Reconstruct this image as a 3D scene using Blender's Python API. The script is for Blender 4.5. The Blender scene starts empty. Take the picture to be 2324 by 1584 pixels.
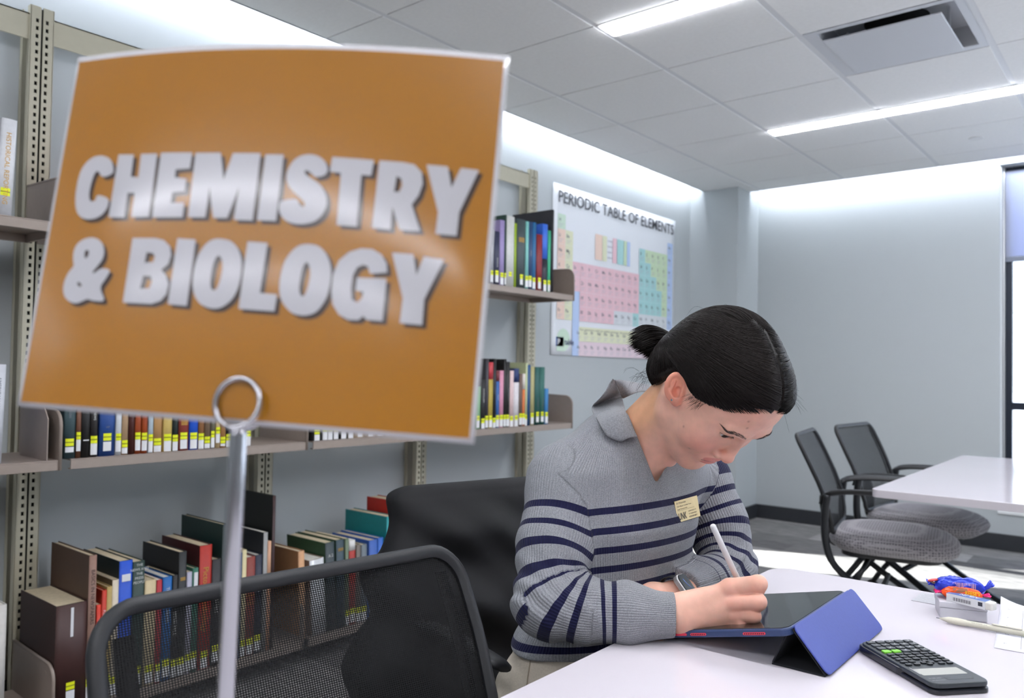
import bpy, math, random
import numpy as np
from mathutils import Vector, Matrix

random.seed(7)
RNG = np.random.default_rng(7)
C = bpy.context.scene.collection

# ------------------------------------------------------------------ camera
W_PX, H_PX, F_PX = 2324, 1584, 1818.0
YAW, PITCH, ROLL, CAM_Z = math.radians(39.35), math.radians(1.434), math.radians(0.9), 1.123
_cy, _sy = math.cos(YAW), math.sin(YAW)
CF = np.array([-_sy*math.cos(PITCH), _cy*math.cos(PITCH), math.sin(PITCH)])
_r = np.array([_cy, _sy, 0.0]); _u = np.cross(_r, CF)
CR = math.cos(ROLL)*_r + math.sin(ROLL)*_u
CU = -math.sin(ROLL)*_r + math.cos(ROLL)*_u
CO = np.array([0.0, 0.0, CAM_Z])
cam_d = bpy.data.cameras.new('camera')
cam_d.sensor_width = 36.0
cam_d.lens = F_PX/W_PX*36.0
cam_d.clip_start = 0.02
cam_d.dof.use_dof = True
cam_d.dof.focus_distance = 1.30
cam_d.dof.aperture_fstop = 5.6
cam = bpy.data.objects.new('camera', cam_d); C.objects.link(cam)
cam.matrix_world = Matrix(((CR[0], CU[0], -CF[0], 0), (CR[1], CU[1], -CF[1], 0), (CR[2], CU[2], -CF[2], CAM_Z), (0, 0, 0, 1)))
SC = bpy.context.scene
SC.camera = cam

# measured places: points of the room found from two-view geometry of the photograph
def ray(x, y): return CF + CR*((x-W_PX/2)/F_PX) - CU*((y-H_PX/2)/F_PX)
def hz(x, y, z): d = ray(x, y); return CO + d*((z-CAM_Z)/d[2])
def hx(x, y, X): d = ray(x, y); return CO + d*(X/d[0])
def hy(x, y, Y): d = ray(x, y); return CO + d*(Y/d[1])
def dep(x, y, t): return CO + ray(x, y)*t

# ------------------------------------------------------------------ world, sun, exposure
H_CEIL, WALL_X, COVE_X, BACK_Y, COVE_Y = 2.516, -2.882, -2.776, 6.065, 5.900
ROOM_X1, ROOM_Y0 = 3.6, -7.0
TZ = 0.7126                       # near table top
SC.view_settings.view_transform = 'Standard'
SC.view_settings.look = 'None'
SC.view_settings.exposure = -0.3
SC.view_settings.gamma = 1.0
SC.view_settings.use_curve_mapping = False
SC.cycles.use_denoising = True
SC.cycles.max_bounces = 8
SC.cycles.sample_clamp_indirect = 6.0
SC.cycles.caustics_reflective = False
SC.cycles.caustics_refractive = False
wd = bpy.data.worlds.new('sky'); SC.world = wd; wd.use_nodes = True
wn = wd.node_tree; wn.nodes.clear()
_o = wn.nodes.new('ShaderNodeOutputWorld'); _b = wn.nodes.new('ShaderNodeBackground')
_t = wn.nodes.new('ShaderNodeTexCoord'); _s = wn.nodes.new('ShaderNodeSeparateXYZ'); _c = wn.nodes.new('ShaderNodeValToRGB')
_c.color_ramp.elements[0].position = 0.0; _c.color_ramp.elements[0].color = (0.86, 0.92, 1.0, 1)
_c.color_ramp.elements[1].position = 0.6; _c.color_ramp.elements[1].color = (0.42, 0.62, 1.0, 1)
wn.links.new(_t.outputs['Generated'], _s.inputs[0]); wn.links.new(_s.outputs['Z'], _c.inputs[0])
wn.links.new(_c.outputs[0], _b.inputs[0]); _b.inputs[1].default_value = 4.2
wn.links.new(_b.outputs[0], _o.inputs[0])
sun_d = bpy.data.lights.new('sun', 'SUN'); sun_d.energy = 60.0; sun_d.angle = 0.009; sun_d.color = (1.0, 0.97, 0.93)
sun = bpy.data.objects.new('sun', sun_d); C.objects.link(sun)
_sd = Vector((-0.92, -0.39, -0.46)); sun.rotation_euler = _sd.to_track_quat('-Z', 'Y').to_euler()

# ------------------------------------------------------------------ materials
def lin(c):
    out = []
    for v in c[:3]:
        v = v/255.0
        out.append(v/12.92 if v <= 0.04045 else ((v+0.055)/1.055)**2.4)
    return (*out, 1.0)
def pr(m): return m.node_tree.nodes['Principled BSDF']
MATS = {}
def mat(name, rgb, rough=0.5, metal=0.0, spec=0.5, noise=None, bump=None, coat=0.0, emit=None, trans=0.0, sss=0.0, sheen=0.0):
    """rgb in 0..255 display values. noise=(scale, amount): albedo mottling. bump=(scale, strength)"""
    if name in MATS: return MATS[name]
    m = bpy.data.materials.new(name); m.use_nodes = True; MATS[name] = m
    b = pr(m); b.inputs['Base Color'].default_value = lin(rgb)
    b.inputs['Roughness'].default_value = rough; b.inputs['Metallic'].default_value = metal
    b.inputs['Specular IOR Level'].default_value = spec
    if coat: b.inputs['Coat Weight'].default_value = coat; b.inputs['Coat Roughness'].default_value = 0.11
    if trans: b.inputs['Transmission Weight'].default_value = trans
    if sss: b.inputs['Subsurface Weight'].default_value = sss; b.inputs['Subsurface Radius'].default_value = (0.009, 0.0035, 0.002)
    if sheen: b.inputs['Sheen Weight'].default_value = sheen
    if emit: b.inputs['Emission Color'].default_value = lin(emit[0]); b.inputs['Emission Strength'].default_value = emit[1]
    nt = m.node_tree
    if noise or bump:
        tc = nt.nodes.new('ShaderNodeTexCoord')
    if noise:
        n = nt.nodes.new('ShaderNodeTexNoise'); n.inputs['Scale'].default_value = noise[0]; n.inputs['Detail'].default_value = 4
        mp = nt.nodes.new('ShaderNodeMapRange'); mp.inputs['To Min'].default_value = 1-noise[1]; mp.inputs['To Max'].default_value = 1+noise[1]
        mp.inputs['From Min'].default_value = 0.3; mp.inputs['From Max'].default_value = 0.7
        mx = nt.nodes.new('ShaderNodeVectorMath'); mx.operation = 'SCALE'; mx.inputs[0].default_value = lin(rgb)[:3]
        nt.links.new(tc.outputs['Object'], n.inputs['Vector']); nt.links.new(n.outputs[0], mp.inputs[0])
        nt.links.new(mp.outputs[0], mx.inputs['Scale']); nt.links.new(mx.outputs[0], b.inputs['Base Color'])
    if bump:
        n2 = nt.nodes.new('ShaderNodeTexNoise'); n2.inputs['Scale'].default_value = bump[0]; n2.inputs['Detail'].default_value = 3
        bp = nt.nodes.new('ShaderNodeBump'); bp.inputs['Strength'].default_value = bump[1]; bp.inputs['Distance'].default_value = 0.002
        nt.links.new(tc.outputs['Object'], n2.inputs['Vector']); nt.links.new(n2.outputs[0], bp.inputs['Height'])
        nt.links.new(bp.outputs[0], b.inputs['Normal'])
    return m

# ------------------------------------------------------------------ mesh helpers
class MB:
    """collects polygons with a material slot each; build() links them as one mesh object"""
    def __init__(s): s.v = []; s.f = []; s.m = []; s.sm = []
    def add(s, vs, fs, mi=0, smooth=False):
        k = len(s.v); s.v += [tuple(map(float, p)) for p in vs]
        for f in fs: s.f.append(tuple(i+k for i in f)); s.m.append(mi); s.sm.append(smooth)
        return s
    def box(s, lo, hi, mi=0):
        x0, y0, z0 = lo; x1, y1, z1 = hi
        v = [(x0,y0,z0),(x1,y0,z0),(x1,y1,z0),(x0,y1,z0),(x0,y0,z1),(x1,y0,z1),(x1,y1,z1),(x0,y1,z1)]
        return s.add(v, [(3,2,1,0),(4,5,6,7),(0,1,5,4),(1,2,6,5),(2,3,7,6),(3,0,4,7)], mi)
    def hexa(s, b, t, mi=0):
        """four bottom points and four top points, both counter-clockwise from above"""
        return s.add(list(b)+list(t), [(3,2,1,0),(4,5,6,7),(0,1,5,4),(1,2,6,5),(2,3,7,6),(3,0,4,7)], mi)
    def prism(s, pts, off, mi=0, smooth=False):
        """planar outline pts pushed along the vector off"""
        n = len(pts); off = np.array(off, float); P = [np.array(p, float) for p in pts]
        s.add(P+[p+off for p in P], [tuple(range(n))[::-1], tuple(range(n, 2*n))], mi)
        k = len(s.v)-2*n
        for i in range(n):
            j = (i+1) % n; s.f.append((k+i, k+j, k+n+j, k+n+i)); s.m.append(mi); s.sm.append(smooth)
        return s
    def tube(s, path, r, seg=10, mi=0, caps=True, smooth=True, flat=None, up=None):
        P = np.array(path, float); n = len(P)
        R = np.full(n, r, float) if np.isscalar(r) else np.array(r, float)
        T = np.gradient(P, axis=0); T /= np.linalg.norm(T, axis=1)[:, None]+1e-12
        ref = np.array(up if up is not None else (0, 0, 1.0), float)
        if abs(T[0] @ ref) > 0.95 and up is None: ref = np.array((1.0, 0, 0))
        vs = []; a = ref - T[0]*(T[0] @ ref); a /= np.linalg.norm(a)
        for i in range(n):
            a = a - T[i]*(a @ T[i]); a /= np.linalg.norm(a)+1e-12; b = np.cross(T[i], a)
            for q in range(seg):
                t = 2*math.pi*q/seg
                fa, fb = (1, 1) if flat is None else flat
                vs.append(P[i]+R[i]*(fa*math.cos(t)*a+fb*math.sin(t)*b))
        fs = [(i*seg+q, i*seg+(q+1) % seg, (i+1)*seg+(q+1) % seg, (i+1)*seg+q) for i in range(n-1) for q in range(seg)]
        s.add(vs, fs, mi, smooth)
        k = len(s.v)-n*seg
        if caps:
            s.f.append(tuple(k+q for q in range(seg))[::-1]); s.m.append(mi); s.sm.append(False)
            s.f.append(tuple(k+(n-1)*seg+q for q in range(seg))); s.m.append(mi); s.sm.append(False)
        return s
    def grid(s, G, mi=0, smooth=True, closed_u=False, flip=False):
        """G: array (nu, nv, 3)"""
        G = np.array(G, float); nu, nv = G.shape[:2]
        fs = []
        for i in range(nu if closed_u else nu-1):
            for j in range(nv-1):
                a, b = i*nv+j, ((i+1) % nu)*nv+j
                q = (a, b, b+1, a+1); fs.append(q[::-1] if flip else q)
        return s.add(G.reshape(-1, 3), fs, mi, smooth)
    def build(s, name, mats, parent=None, bevel=None, origin=None, subsurf=0, solid=None, autosmooth=None):
        me = bpy.data.meshes.new(name)
        V = np.array(s.v, float) if s.v else np.zeros((0, 3))
        org = np.array(origin, float) if origin is not None else np.zeros(3)
        me.from_pydata([tuple(p) for p in (V-org)], [], s.f)
        for m in (mats if isinstance(mats, (list, tuple)) else [mats]): me.materials.append(m)
        me.polygons.foreach_set('material_index', s.m); me.polygons.foreach_set('use_smooth', s.sm)
        me.update()
        o = bpy.data.objects.new(name, me); C.objects.link(o)
        o.location = org
        if parent is not None:
            o.parent = parent; o.matrix_parent_inverse = Matrix.Identity(4)
            o.location = tuple(org-np.array(world_loc(parent)))
        if solid:
            md = o.modifiers.new('thickness', 'SOLIDIFY'); md.thickness = solid; md.offset = 0
        if bevel:
            md = o.modifiers.new('bevel', 'BEVEL'); md.width = bevel; md.segments = 2; md.limit_method = 'ANGLE'; md.angle_limit = 0.6
            md.harden_normals = False
        if subsurf:
            md = o.modifiers.new('smooth', 'SUBSURF'); md.levels = subsurf; md.render_levels = subsurf
        return o
def world_loc(o):
    p = np.array(o.location, float)
    while o.parent is not None: o = o.parent; p = p+np.array(o.location, float)
    return p
def tag(o, label=None, cat=None, group=None, kind=None):
    if label: o['label'] = label
    if cat: o['category'] = cat
    if group: o['group'] = group
    if kind: o['kind'] = kind
    return o
def thing(name, label, cat, loc=(0, 0, 0), group=None):
    o = bpy.data.objects.new(name, None); C.objects.link(o); o.location = tuple(map(float, loc)); o.empty_display_size = 0.05
    return tag(o, label, cat, group)
def struct(o): o['kind'] = 'structure'; return o
def copy_tree(o, parent=None):
    c = o.copy(); C.objects.link(c); c.parent = parent
    for ch in list(o.children): copy_tree(ch, c)
    return c
def arc(cx, cy, r, a0, a1, n):
    return [(cx+r*math.cos(math.radians(a0+(a1-a0)*i/n)), cy+r*math.sin(math.radians(a0+(a1-a0)*i/n))) for i in range(n+1)]
def rrect(x0, y0, x1, y1, r, n=5):
    r = r if isinstance(r, (list, tuple)) else [r]*4
    return (arc(x1-r[0], y1-r[0], r[0], 0, 90, n)+arc(x0+r[1], y1-r[1], r[1], 90, 180, n)
            + arc(x0+r[2], y0+r[2], r[2], 180, 270, n)+arc(x1-r[3], y0+r[3], r[3], 270, 360, n))
def spline(pts, n=8):
    """Catmull-Rom through pts, n steps per span"""
    P = np.array(pts, float); Q = np.vstack([2*P[0]-P[1], P, 2*P[-1]-P[-2]]); out = []
    for i in range(1, len(Q)-2):
        a, b, c, d = Q[i-1], Q[i], Q[i+1], Q[i+2]
        for k in range(n):
            t = k/n
            out.append(0.5*((2*b)+(-a+c)*t+(2*a-5*b+4*c-d)*t*t+(-a+3*b-3*c+d)*t**3))
    out.append(P[-1]); return np.array(out)
def text_mesh(s, size=1.0, bold=0.0, align='LEFT', spacing=1.0):
    """the outline of a line of writing as (verts Nx2, faces), lying in its own plane, baseline at y=0"""
    cu = bpy.data.curves.new('writing', 'FONT'); cu.body = s; cu.size = size; cu.offset = bold; cu.align_x = align
    cu.space_character = spacing; cu.resolution_u = 3; cu.fill_mode = 'FRONT'
    o = bpy.data.objects.new('writing', cu); C.objects.link(o)
    dg = bpy.context.evaluated_depsgraph_get(); me = o.evaluated_get(dg).to_mesh()
    v = np.array([(p.co.x, p.co.y) for p in me.vertices]) if len(me.vertices) else np.zeros((0, 2))
    f = [tuple(p.vertices) for p in me.polygons]
    o.evaluated_get(dg).to_mesh_clear(); C.objects.unlink(o); bpy.data.objects.remove(o); bpy.data.curves.remove(cu)
    return v, f
def put_text(mb, s, org, ex, ey, height, width=None, mi=0, bold=0.0, lift=0.0, align='LEFT'):
    """writes s with cap height `height`, baseline start at org, along unit ex, up unit ey"""
    v, f = text_mesh(s, 1.0, bold)
    if not len(v): return
    ex = np.array(ex, float); ey = np.array(ey, float); nz = np.cross(ex, ey)
    cap = 0.72
    sx = sy = height/cap
    wv = v[:, 0].max()-v[:, 0].min()
    if width: sx = width/wv
    x = (v[:, 0]-v[:, 0].min())*sx
    if align == 'CENTER': x = x-wv*sx/2
    P = np.array(org, float)+np.outer(x, ex)+np.outer(v[:, 1]*sy, ey)+nz*lift
    mb.add(P, f, mi)
# ------------------------------------------------------------------ room shell
m_wall = mat('painted_wall', (180, 185, 187), 0.62, spec=0.3, bump=(220, 0.06))
m_white = mat('white_paint', (226, 228, 229), 0.6, bump=(200, 0.04))
m_tile = mat('ceiling_tile', (240, 240, 239), 0.9, spec=0.1, noise=(60, 0.02), bump=(400, 0.15))
m_runner = mat('ceiling_runner', (222, 223, 225), 0.5)
m_gap = mat('tile_gap', (70, 70, 68), 0.9)
m_base = mat('rubber_baseboard', (44, 46, 50), 0.5, noise=(30, 0.05))
m_cove = mat('cove_light', (255, 255, 255), 0.5, emit=((235, 243, 255), 62.0))
m_lamp = mat('lamp_diffuser', (255, 255, 255), 0.5, emit=((246, 248, 255), 42.0))
m_darkmetal = mat('dark_window_frame', (38, 44, 56), 0.35, metal=0.4)
m_alu = mat('aluminium', (196, 198, 200), 0.35, metal=0.9)

# carpet: planks of mixed greys
m_floor = bpy.data.materials.new('carpet_planks'); m_floor.use_nodes = True
nt = m_floor.node_tree; b = pr(m_floor); b.inputs['Roughness'].default_value = 0.95; b.inputs['Specular IOR Level'].default_value = 0.1
tc = nt.nodes.new('ShaderNodeTexCoord'); mp = nt.nodes.new('ShaderNodeMapping'); mp.inputs['Rotation'].default_value = (0, 0, 0.0)
br = nt.nodes.new('ShaderNodeTexBrick'); br.inputs['Scale'].default_value = 1.0; br.inputs['Brick Width'].default_value = 0.95; br.inputs['Row Height'].default_value = 0.24
br.inputs['Mortar Size'].default_value = 0.0; br.inputs['Color1'].default_value = lin((96, 95, 96)); br.inputs['Color2'].default_value = lin((164, 162, 161)); br.offset = 0.37
nz = nt.nodes.new('ShaderNodeTexNoise'); nz.inputs['Scale'].default_value = 9; nz.inputs['Detail'].default_value = 6
mp2 = nt.nodes.new('ShaderNodeMapping'); mp2.inputs['Scale'].default_value = (1.0, 7.0, 1.0)
mx = nt.nodes.new('ShaderNodeMix'); mx.data_type = 'RGBA'; mx.blend_type = 'MULTIPLY'; mx.inputs[0].default_value = 0.8
rp = nt.nodes.new('ShaderNodeValToRGB'); rp.color_ramp.elements[0].position = 0.32; rp.color_ramp.elements[0].color = (0.45, 0.45, 0.45, 1); rp.color_ramp.elements[1].position = 0.68; rp.color_ramp.elements[1].color = (1.15, 1.13, 1.1, 1)
bp = nt.nodes.new('ShaderNodeBump'); bp.inputs['Strength'].default_value = 0.5; bp.inputs['Distance'].default_value = 0.004
nf = nt.nodes.new('ShaderNodeTexNoise'); nf.inputs['Scale'].default_value = 320
L = nt.links.new
L(tc.outputs['Object'], mp.inputs[0]); L(mp.outputs[0], br.inputs['Vector']); L(tc.outputs['Object'], mp2.inputs[0]); L(mp2.outputs[0], nz.inputs['Vector'])
L(nz.outputs[0], rp.inputs[0]); L(br.outputs['Color'], mx.inputs[6]); L(rp.outputs[0], mx.inputs[7]); L(mx.outputs[2], b.inputs['Base Color'])
L(tc.outputs['Object'], nf.inputs['Vector']); L(nf.outputs[0], bp.inputs['Height']); L(bp.outputs[0], b.inputs['Normal'])

struct(MB().box((WALL_X-0.15, ROOM_Y0-0.15, -0.1), (ROOM_X1+0.15, BACK_Y+0.25, 0)).build('floor', m_floor))
ZT = H_CEIL+0.22
struct(MB().box((WALL_X-0.15, ROOM_Y0-0.15, 0), (WALL_X, BACK_Y+0.25, ZT)).build('wall_left', m_wall))
RWIN = [(3.3, 5.6)]
wr = MB().box((ROOM_X1, ROOM_Y0-0.15, 0), (ROOM_X1+0.15, BACK_Y+0.25, 0.255)).box((ROOM_X1, ROOM_Y0-0.15, 2.42), (ROOM_X1+0.15, BACK_Y+0.25, ZT))
for a, b_ in zip([ROOM_Y0-0.15]+[w[1] for w in RWIN], [w[0] for w in RWIN]+[BACK_Y+0.25]): wr.box((ROOM_X1, a, 0.255), (ROOM_X1+0.15, b_, 2.42))
struct(wr.build('wall_right', m_wall))
struct(MB().box((WALL_X, ROOM_Y0-0.15, 0), (ROOM_X1, ROOM_Y0, ZT)).build('wall_front', m_wall))
# back wall with two window openings
WIN = [(-0.853, 0.15), (0.62, 2.45)]; WZ0 = 0.255; WZ1 = H_CEIL
YB0, YB1 = BACK_Y, BACK_Y+0.25
wb = MB()
xs = [WALL_X, WIN[0][0], WIN[0][1], WIN[1][0], WIN[1][1], ROOM_X1]
for i in range(5):
    if i in (1, 3):
        wb.box((xs[i], YB0, 0), (xs[i+1], YB1, WZ0)); wb.box((xs[i], YB0, WZ1), (xs[i+1], YB1, ZT))
    else: wb.box((xs[i], YB0, 0), (xs[i+1], YB1, ZT))
struct(wb.build('wall_back', m_wall))
struct(MB().box((0.18, YB1, 0), (0.58, YB1+0.75, 3.2)).build('wall_outside_pier', mat('brick_pier', (150, 120, 100), 0.8, noise=(12, 0.2))))  # unseen block added outside to keep the sun off the left window
# corner column
struct(MB().box((WALL_X, 5.68, 0), (-2.49, BACK_Y, ZT)).build('wall_corner_column', m_wall))
# ceiling tiles with runners
cx0, cy0, dx, dy = -2.399, 2.096, 0.611, 0.585
cl = MB()
vent_cell = (2, 2)
gx, gy = 0.0135, 0.003
i0, i1 = -1, 9; j0, j1 = -16, 7
for i in range(i0, i1+1):
    for j in range(j0, j1+1):
        x0, x1 = cx0+i*dx, cx0+(i+1)*dx; y0, y1 = cy0+j*dy, cy0+(j+1)*dy
        x0c, x1c = max(x0+gx, COVE_X), min(x1-gx, ROOM_X1); y0c, y1c = max(y0+gy, ROOM_Y0), min(y1-gy, COVE_Y)
        if x1c-x0c < 0.01 or y1c-y0c < 0.01 or (i, j) == vent_cell: continue
        cl.box((x0c, y0c, H_CEIL), (x1c, y1c, H_CEIL+0.016), 0)
for i in range(i0+1, i1+1):
    x = cx0+i*dx
    cl.box((x-gx-0.002, ROOM_Y0, H_CEIL+0.0035), (x+gx+0.002, COVE_Y, H_CEIL+0.012), 1)
for j in range(j0, j1+1):
    y = cy0+j*dy
    cl.box((COVE_X, y-gy-0.004, H_CEIL+0.009), (ROOM_X1, y+gy+0.004, H_CEIL+0.014), 2)
# closed edge of the ceiling at the cove, deck above
cl.box((COVE_X, ROOM_Y0, H_CEIL), (COVE_X+0.012, COVE_Y, H_CEIL+0.05), 1)
cl.box((COVE_X, COVE_Y-0.012, H_CEIL), (ROOM_X1, COVE_Y, H_CEIL+0.05), 1)
vx0, vx1 = cx0+2*dx+gx, cx0+3*dx-gx; vy0, vy1 = cy0+2*dy+gy, cy0+3*dy-gy
ceil = struct(cl.build('ceiling', [m_tile, m_runner, m_gap]))
struct(MB().box((WALL_X, ROOM_Y0, ZT), (ROOM_X1, BACK_Y+0.25, ZT+0.1)).build('ceiling_deck', m_white))
# baseboards
struct(MB().box((-2.49, BACK_Y-0.012, 0), (ROOM_X1, BACK_Y, 0.105)).build('baseboard_back', m_base, bevel=0.003))
struct(MB().box((WALL_X, 5.668, 0), (-2.478, 5.68, 0.105)).box((-2.49, 5.66, 0), (-2.478, BACK_Y, 0.105)).build('baseboard_column', m_base, bevel=0.003))
struct(MB().box((WALL_X, ROOM_Y0, 0), (WALL_X+0.012, 5.68, 0.105)).build('baseboard_left', m_base, bevel=0.003))
# cove lights: strips on the back of the ceiling edge that wash the walls
t = thing('cove_light', 'long white strip light hidden in the cove above the bookshelf wall', 'ceiling light', (COVE_X, 2, H_CEIL+0.07))
MB().box((COVE_X+0.002, ROOM_Y0+0.05, H_CEIL+0.052), (COVE_X+0.03, 5.66, H_CEIL+0.10)).build('housing', m_runner, t)
MB().box((COVE_X-0.012, ROOM_Y0+0.05, H_CEIL+0.055), (COVE_X+0.001, 5.66, H_CEIL+0.095)).build('diffuser', m_cove, t)
t = thing('cove_light', 'long white strip light hidden in the cove above the far grey wall', 'ceiling light', (0.5, COVE_Y, H_CEIL+0.07))
MB().box((-2.47, COVE_Y-0.03, H_CEIL+0.052), (ROOM_X1-0.05, COVE_Y-0.002, H_CEIL+0.10)).build('housing', m_runner, t)
MB().box((-2.47, COVE_Y-0.001, H_CEIL+0.055), (ROOM_X1-0.05, COVE_Y+0.012, H_CEIL+0.095)).build('diffuser', m_cove, t)
# recessed linear lights
def linear_light(x0, x1, y0, y1, label):
    t = thing('linear_ceiling_light', label, 'ceiling light', ((x0+x1)/2, (y0+y1)/2, H_CEIL), 'recessed linear lights')
    MB().box((x0-0.012, y0-0.010, H_CEIL-0.003), (x1+0.012, y1+0.010, H_CEIL-0.0005)).build('trim_frame', m_runner, t)
    MB().prism([(x, y, H_CEIL-0.010) for x, y in rrect(x0, y0, x1, y1, 0.012, 4)], (0, 0, 0.006)).build('diffuser', m_lamp, t)
linear_light(-1.771, 1.9, 2.690, 2.795, 'bright white linear light at the top edge, nearer the sign')
linear_light(-1.773, 1.9, 4.455, 4.545, 'bright white linear light nearer the far wall and window')
linear_light(-1.771, 1.9, 0.93, 1.03, 'white linear light overhead, above the near table')
for k_, y_ in enumerate((-0.82, -3.45, -5.25)):  # nearest row is out of view, added as front light for the sign
    linear_light(-1.771, 1.9, y_, y_+0.10, ['white linear light just behind the camera position', 'white linear light farther behind the camera', 'white linear light farthest behind the camera'][k_])
# supply air vent: flared frame with a hung square panel
t = thing('air_vent', 'square white ceiling air vent with a dark duct behind its panel', 'vent', ((vx0+vx1)/2, (vy0+vy1)/2, H_CEIL))
m_vent = mat('vent_white', (205, 207, 212), 0.4)
f = MB(); z0, z1 = H_CEIL, H_CEIL+0.085; k = 0.055
o4 = [(vx0, vy0), (vx1, vy0), (vx1, vy1), (vx0, vy1)]; i4 = [(vx0+k, vy0+k), (vx1-k, vy0+k), (vx1-k, vy1-k), (vx0+k, vy1-k)]; e4 = [(vx0+0.05, vy0+0.03), (vx1-0.03, vy0+0.03), (vx1-0.03, vy1-0.045), (vx0+0.05, vy1-0.045)]
V = [(x, y, z0) for x, y in o4]+[(x, y, z0) for x, y in e4]+[(x, y, z1) for x, y in i4]
f.add(V, [(i, i+4, (i+1) % 4+4, (i+1) % 4) for i in range(4)]+[(i+4, i+8, (i+1) % 4+8, (i+1) % 4+4) for i in range(4)]+[(8, 9, 10, 11)])
f.build('frame', m_vent, t)
cxv, cyv = (vx0+vx1)/2, (vy0+vy1)/2
MB().prism([(cxv+0.125*math.cos(a), cyv+0.125*math.sin(a), z1-0.004) for a in np.linspace(0, 2*math.pi, 33)[:-1]], (0, 0, 0.003)).build('duct_opening', mat('duct_black', (10, 11, 13), 0.8), t)
MB().box((vx0+0.055, vy0+0.095, H_CEIL-0.010), (vx1-0.085, vy1-0.040, H_CEIL-0.003)).build('face_panel', m_vent, t, bevel=0.004)
for q_ in (-0.195, 0.195): MB().box((cxv+q_-0.005, cyv-0.006, H_CEIL-0.004), (cxv+q_+0.005, cyv+0.006, z1)).build('hanger_bracket', m_vent, t)
p = hz(2215, 313, H_CEIL)
sp = MB().prism([(p[0]+0.038*math.cos(a), p[1]+0.038*math.sin(a), H_CEIL-0.006) for a in np.linspace(0, 2*math.pi, 25)[:-1]], (0, 0, 0.0055)).build('sprinkler_cover', mat('sprinkler_white', (228, 228, 228), 0.35), bevel=0.002)
tag(sp, 'small round white sprinkler cover on the ceiling near the window', 'sprinkler')
# windows: dark frame, panes, roller shade
m_glass = bpy.data.materials.new('window_glass'); m_glass.use_nodes = True; _nt = m_glass.node_tree; _nt.nodes.remove(pr(m_glass))
_tb = _nt.nodes.new('ShaderNodeBsdfTransparent'); _tb.inputs[0].default_value = (.93, .96, .97, 1); _gb = _nt.nodes.new('ShaderNodeBsdfGlossy'); _gb.inputs['Roughness'].default_value = 0.02
_mx = _nt.nodes.new('ShaderNodeMixShader'); _mx.inputs[0].default_value = 0.06; _nt.links.new(_tb.outputs[0], _mx.inputs[1]); _nt.links.new(_gb.outputs[0], _mx.inputs[2]); _nt.links.new(_mx.outputs[0], _nt.nodes['Material Output'].inputs[0])
m_shade = mat('roller_shade', (196, 200, 214), 0.8)
pr(m_shade).inputs['Subsurface Weight'].default_value = 0.0
_nt = m_shade.node_tree; _tl = _nt.nodes.new('ShaderNodeBsdfTranslucent'); _tl.inputs[0].default_value = lin((190, 200, 235)); _mx = _nt.nodes.new('ShaderNodeMixShader'); _mx.inputs[0].default_value = 0.45
_nt.links.new(pr(m_shade).outputs[0], _mx.inputs[1]); _nt.links.new(_tl.outputs[0], _mx.inputs[2]); _nt.links.new(_mx.outputs[0], _nt.nodes['Material Output'].inputs[0])
SH_Z = hy(2300, 590, BACK_Y+0.10)[2]; MU_Z = hy(2310, 922, BACK_Y+0.14)[2]
for n, (x0, x1) in enumerate(WIN):
    w = struct(bpy.data.objects.new('window_%d' % (n+1), None)); C.objects.link(w); w.location = ((x0+x1)/2, BACK_Y, WZ0)
    ya, yb = BACK_Y+0.115, BACK_Y+0.175
    fr = MB(); fw = 0.055
    fr.box((x0, ya, WZ0), (x0+fw, yb, WZ1)).box((x1-fw, ya, WZ0), (x1, yb, WZ1)).box((x0+fw, ya, WZ0), (x1-fw, yb, WZ0+0.075)).box((x0+fw, ya, WZ1-0.06), (x1-fw, yb, WZ1)).box((x0+fw, ya+0.005, MU_Z-0.025), (x1-fw, yb, MU_Z+0.025))
    fr.build('window_frame', m_darkmetal, w, bevel=0.003)
    MB().box((x0+fw, ya+0.03, WZ0+0.075), (x1-fw, ya+0.036, MU_Z-0.025)).box((x0+fw, ya+0.03, MU_Z+0.025), (x1-fw, ya+0.036, WZ1-0.06)).build('window_pane', m_glass, w)
    MB().box((x0-0.01, BACK_Y-0.012, WZ0-0.022), (x1+0.01, ya, WZ0)).build('window_sill', m_white, w, bevel=0.003)
    MB().box((x0, BACK_Y+0.03, WZ0), (x0+0.004, ya-0.032, WZ1)).build('window_reveal', m_white, w)
    MB().box((x0+0.006, ya-0.03, WZ0), (x0+0.018, ya, WZ1)).build('shade_track', m_alu, w)
    MB().box((x0+0.02, ya-0.022, SH_Z+0.02), (x1-0.02, ya-0.019, WZ1-0.03)).build('roller_shade', m_shade, w)
    MB().box((x0+0.02, ya-0.030, SH_Z-0.012), (x1-0.02, ya-0.012, SH_Z+0.022)).build('shade_bar', mat('shade_bar', (120, 126, 140), 0.4), w, bevel=0.003)
for n, (y0, y1) in enumerate(RWIN):
    w = struct(bpy.data.objects.new('window_%d' % (n+3), None)); C.objects.link(w); w.location = (ROOM_X1, (y0+y1)/2, 0.255)
    xa, xb = ROOM_X1+0.06, ROOM_X1+0.12; fr = MB()
    for ya_, yb_ in ((y0, y0+0.055), (y1-0.055, y1), ((y0+y1)/2-0.03, (y0+y1)/2+0.03)): fr.box((xa, ya_, 0.255), (xb, yb_, 2.42))
    fr.box((xa, y0, 0.255), (xb, y1, 0.32)).box((xa, y0, 2.36), (xb, y1, 2.42)); fr.build('window_frame', m_darkmetal, w)
    MB().box((xa+0.03, y0+0.055, 0.32), (xa+0.036, y1-0.055, 2.36)).build('window_pane', m_glass, w)
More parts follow.
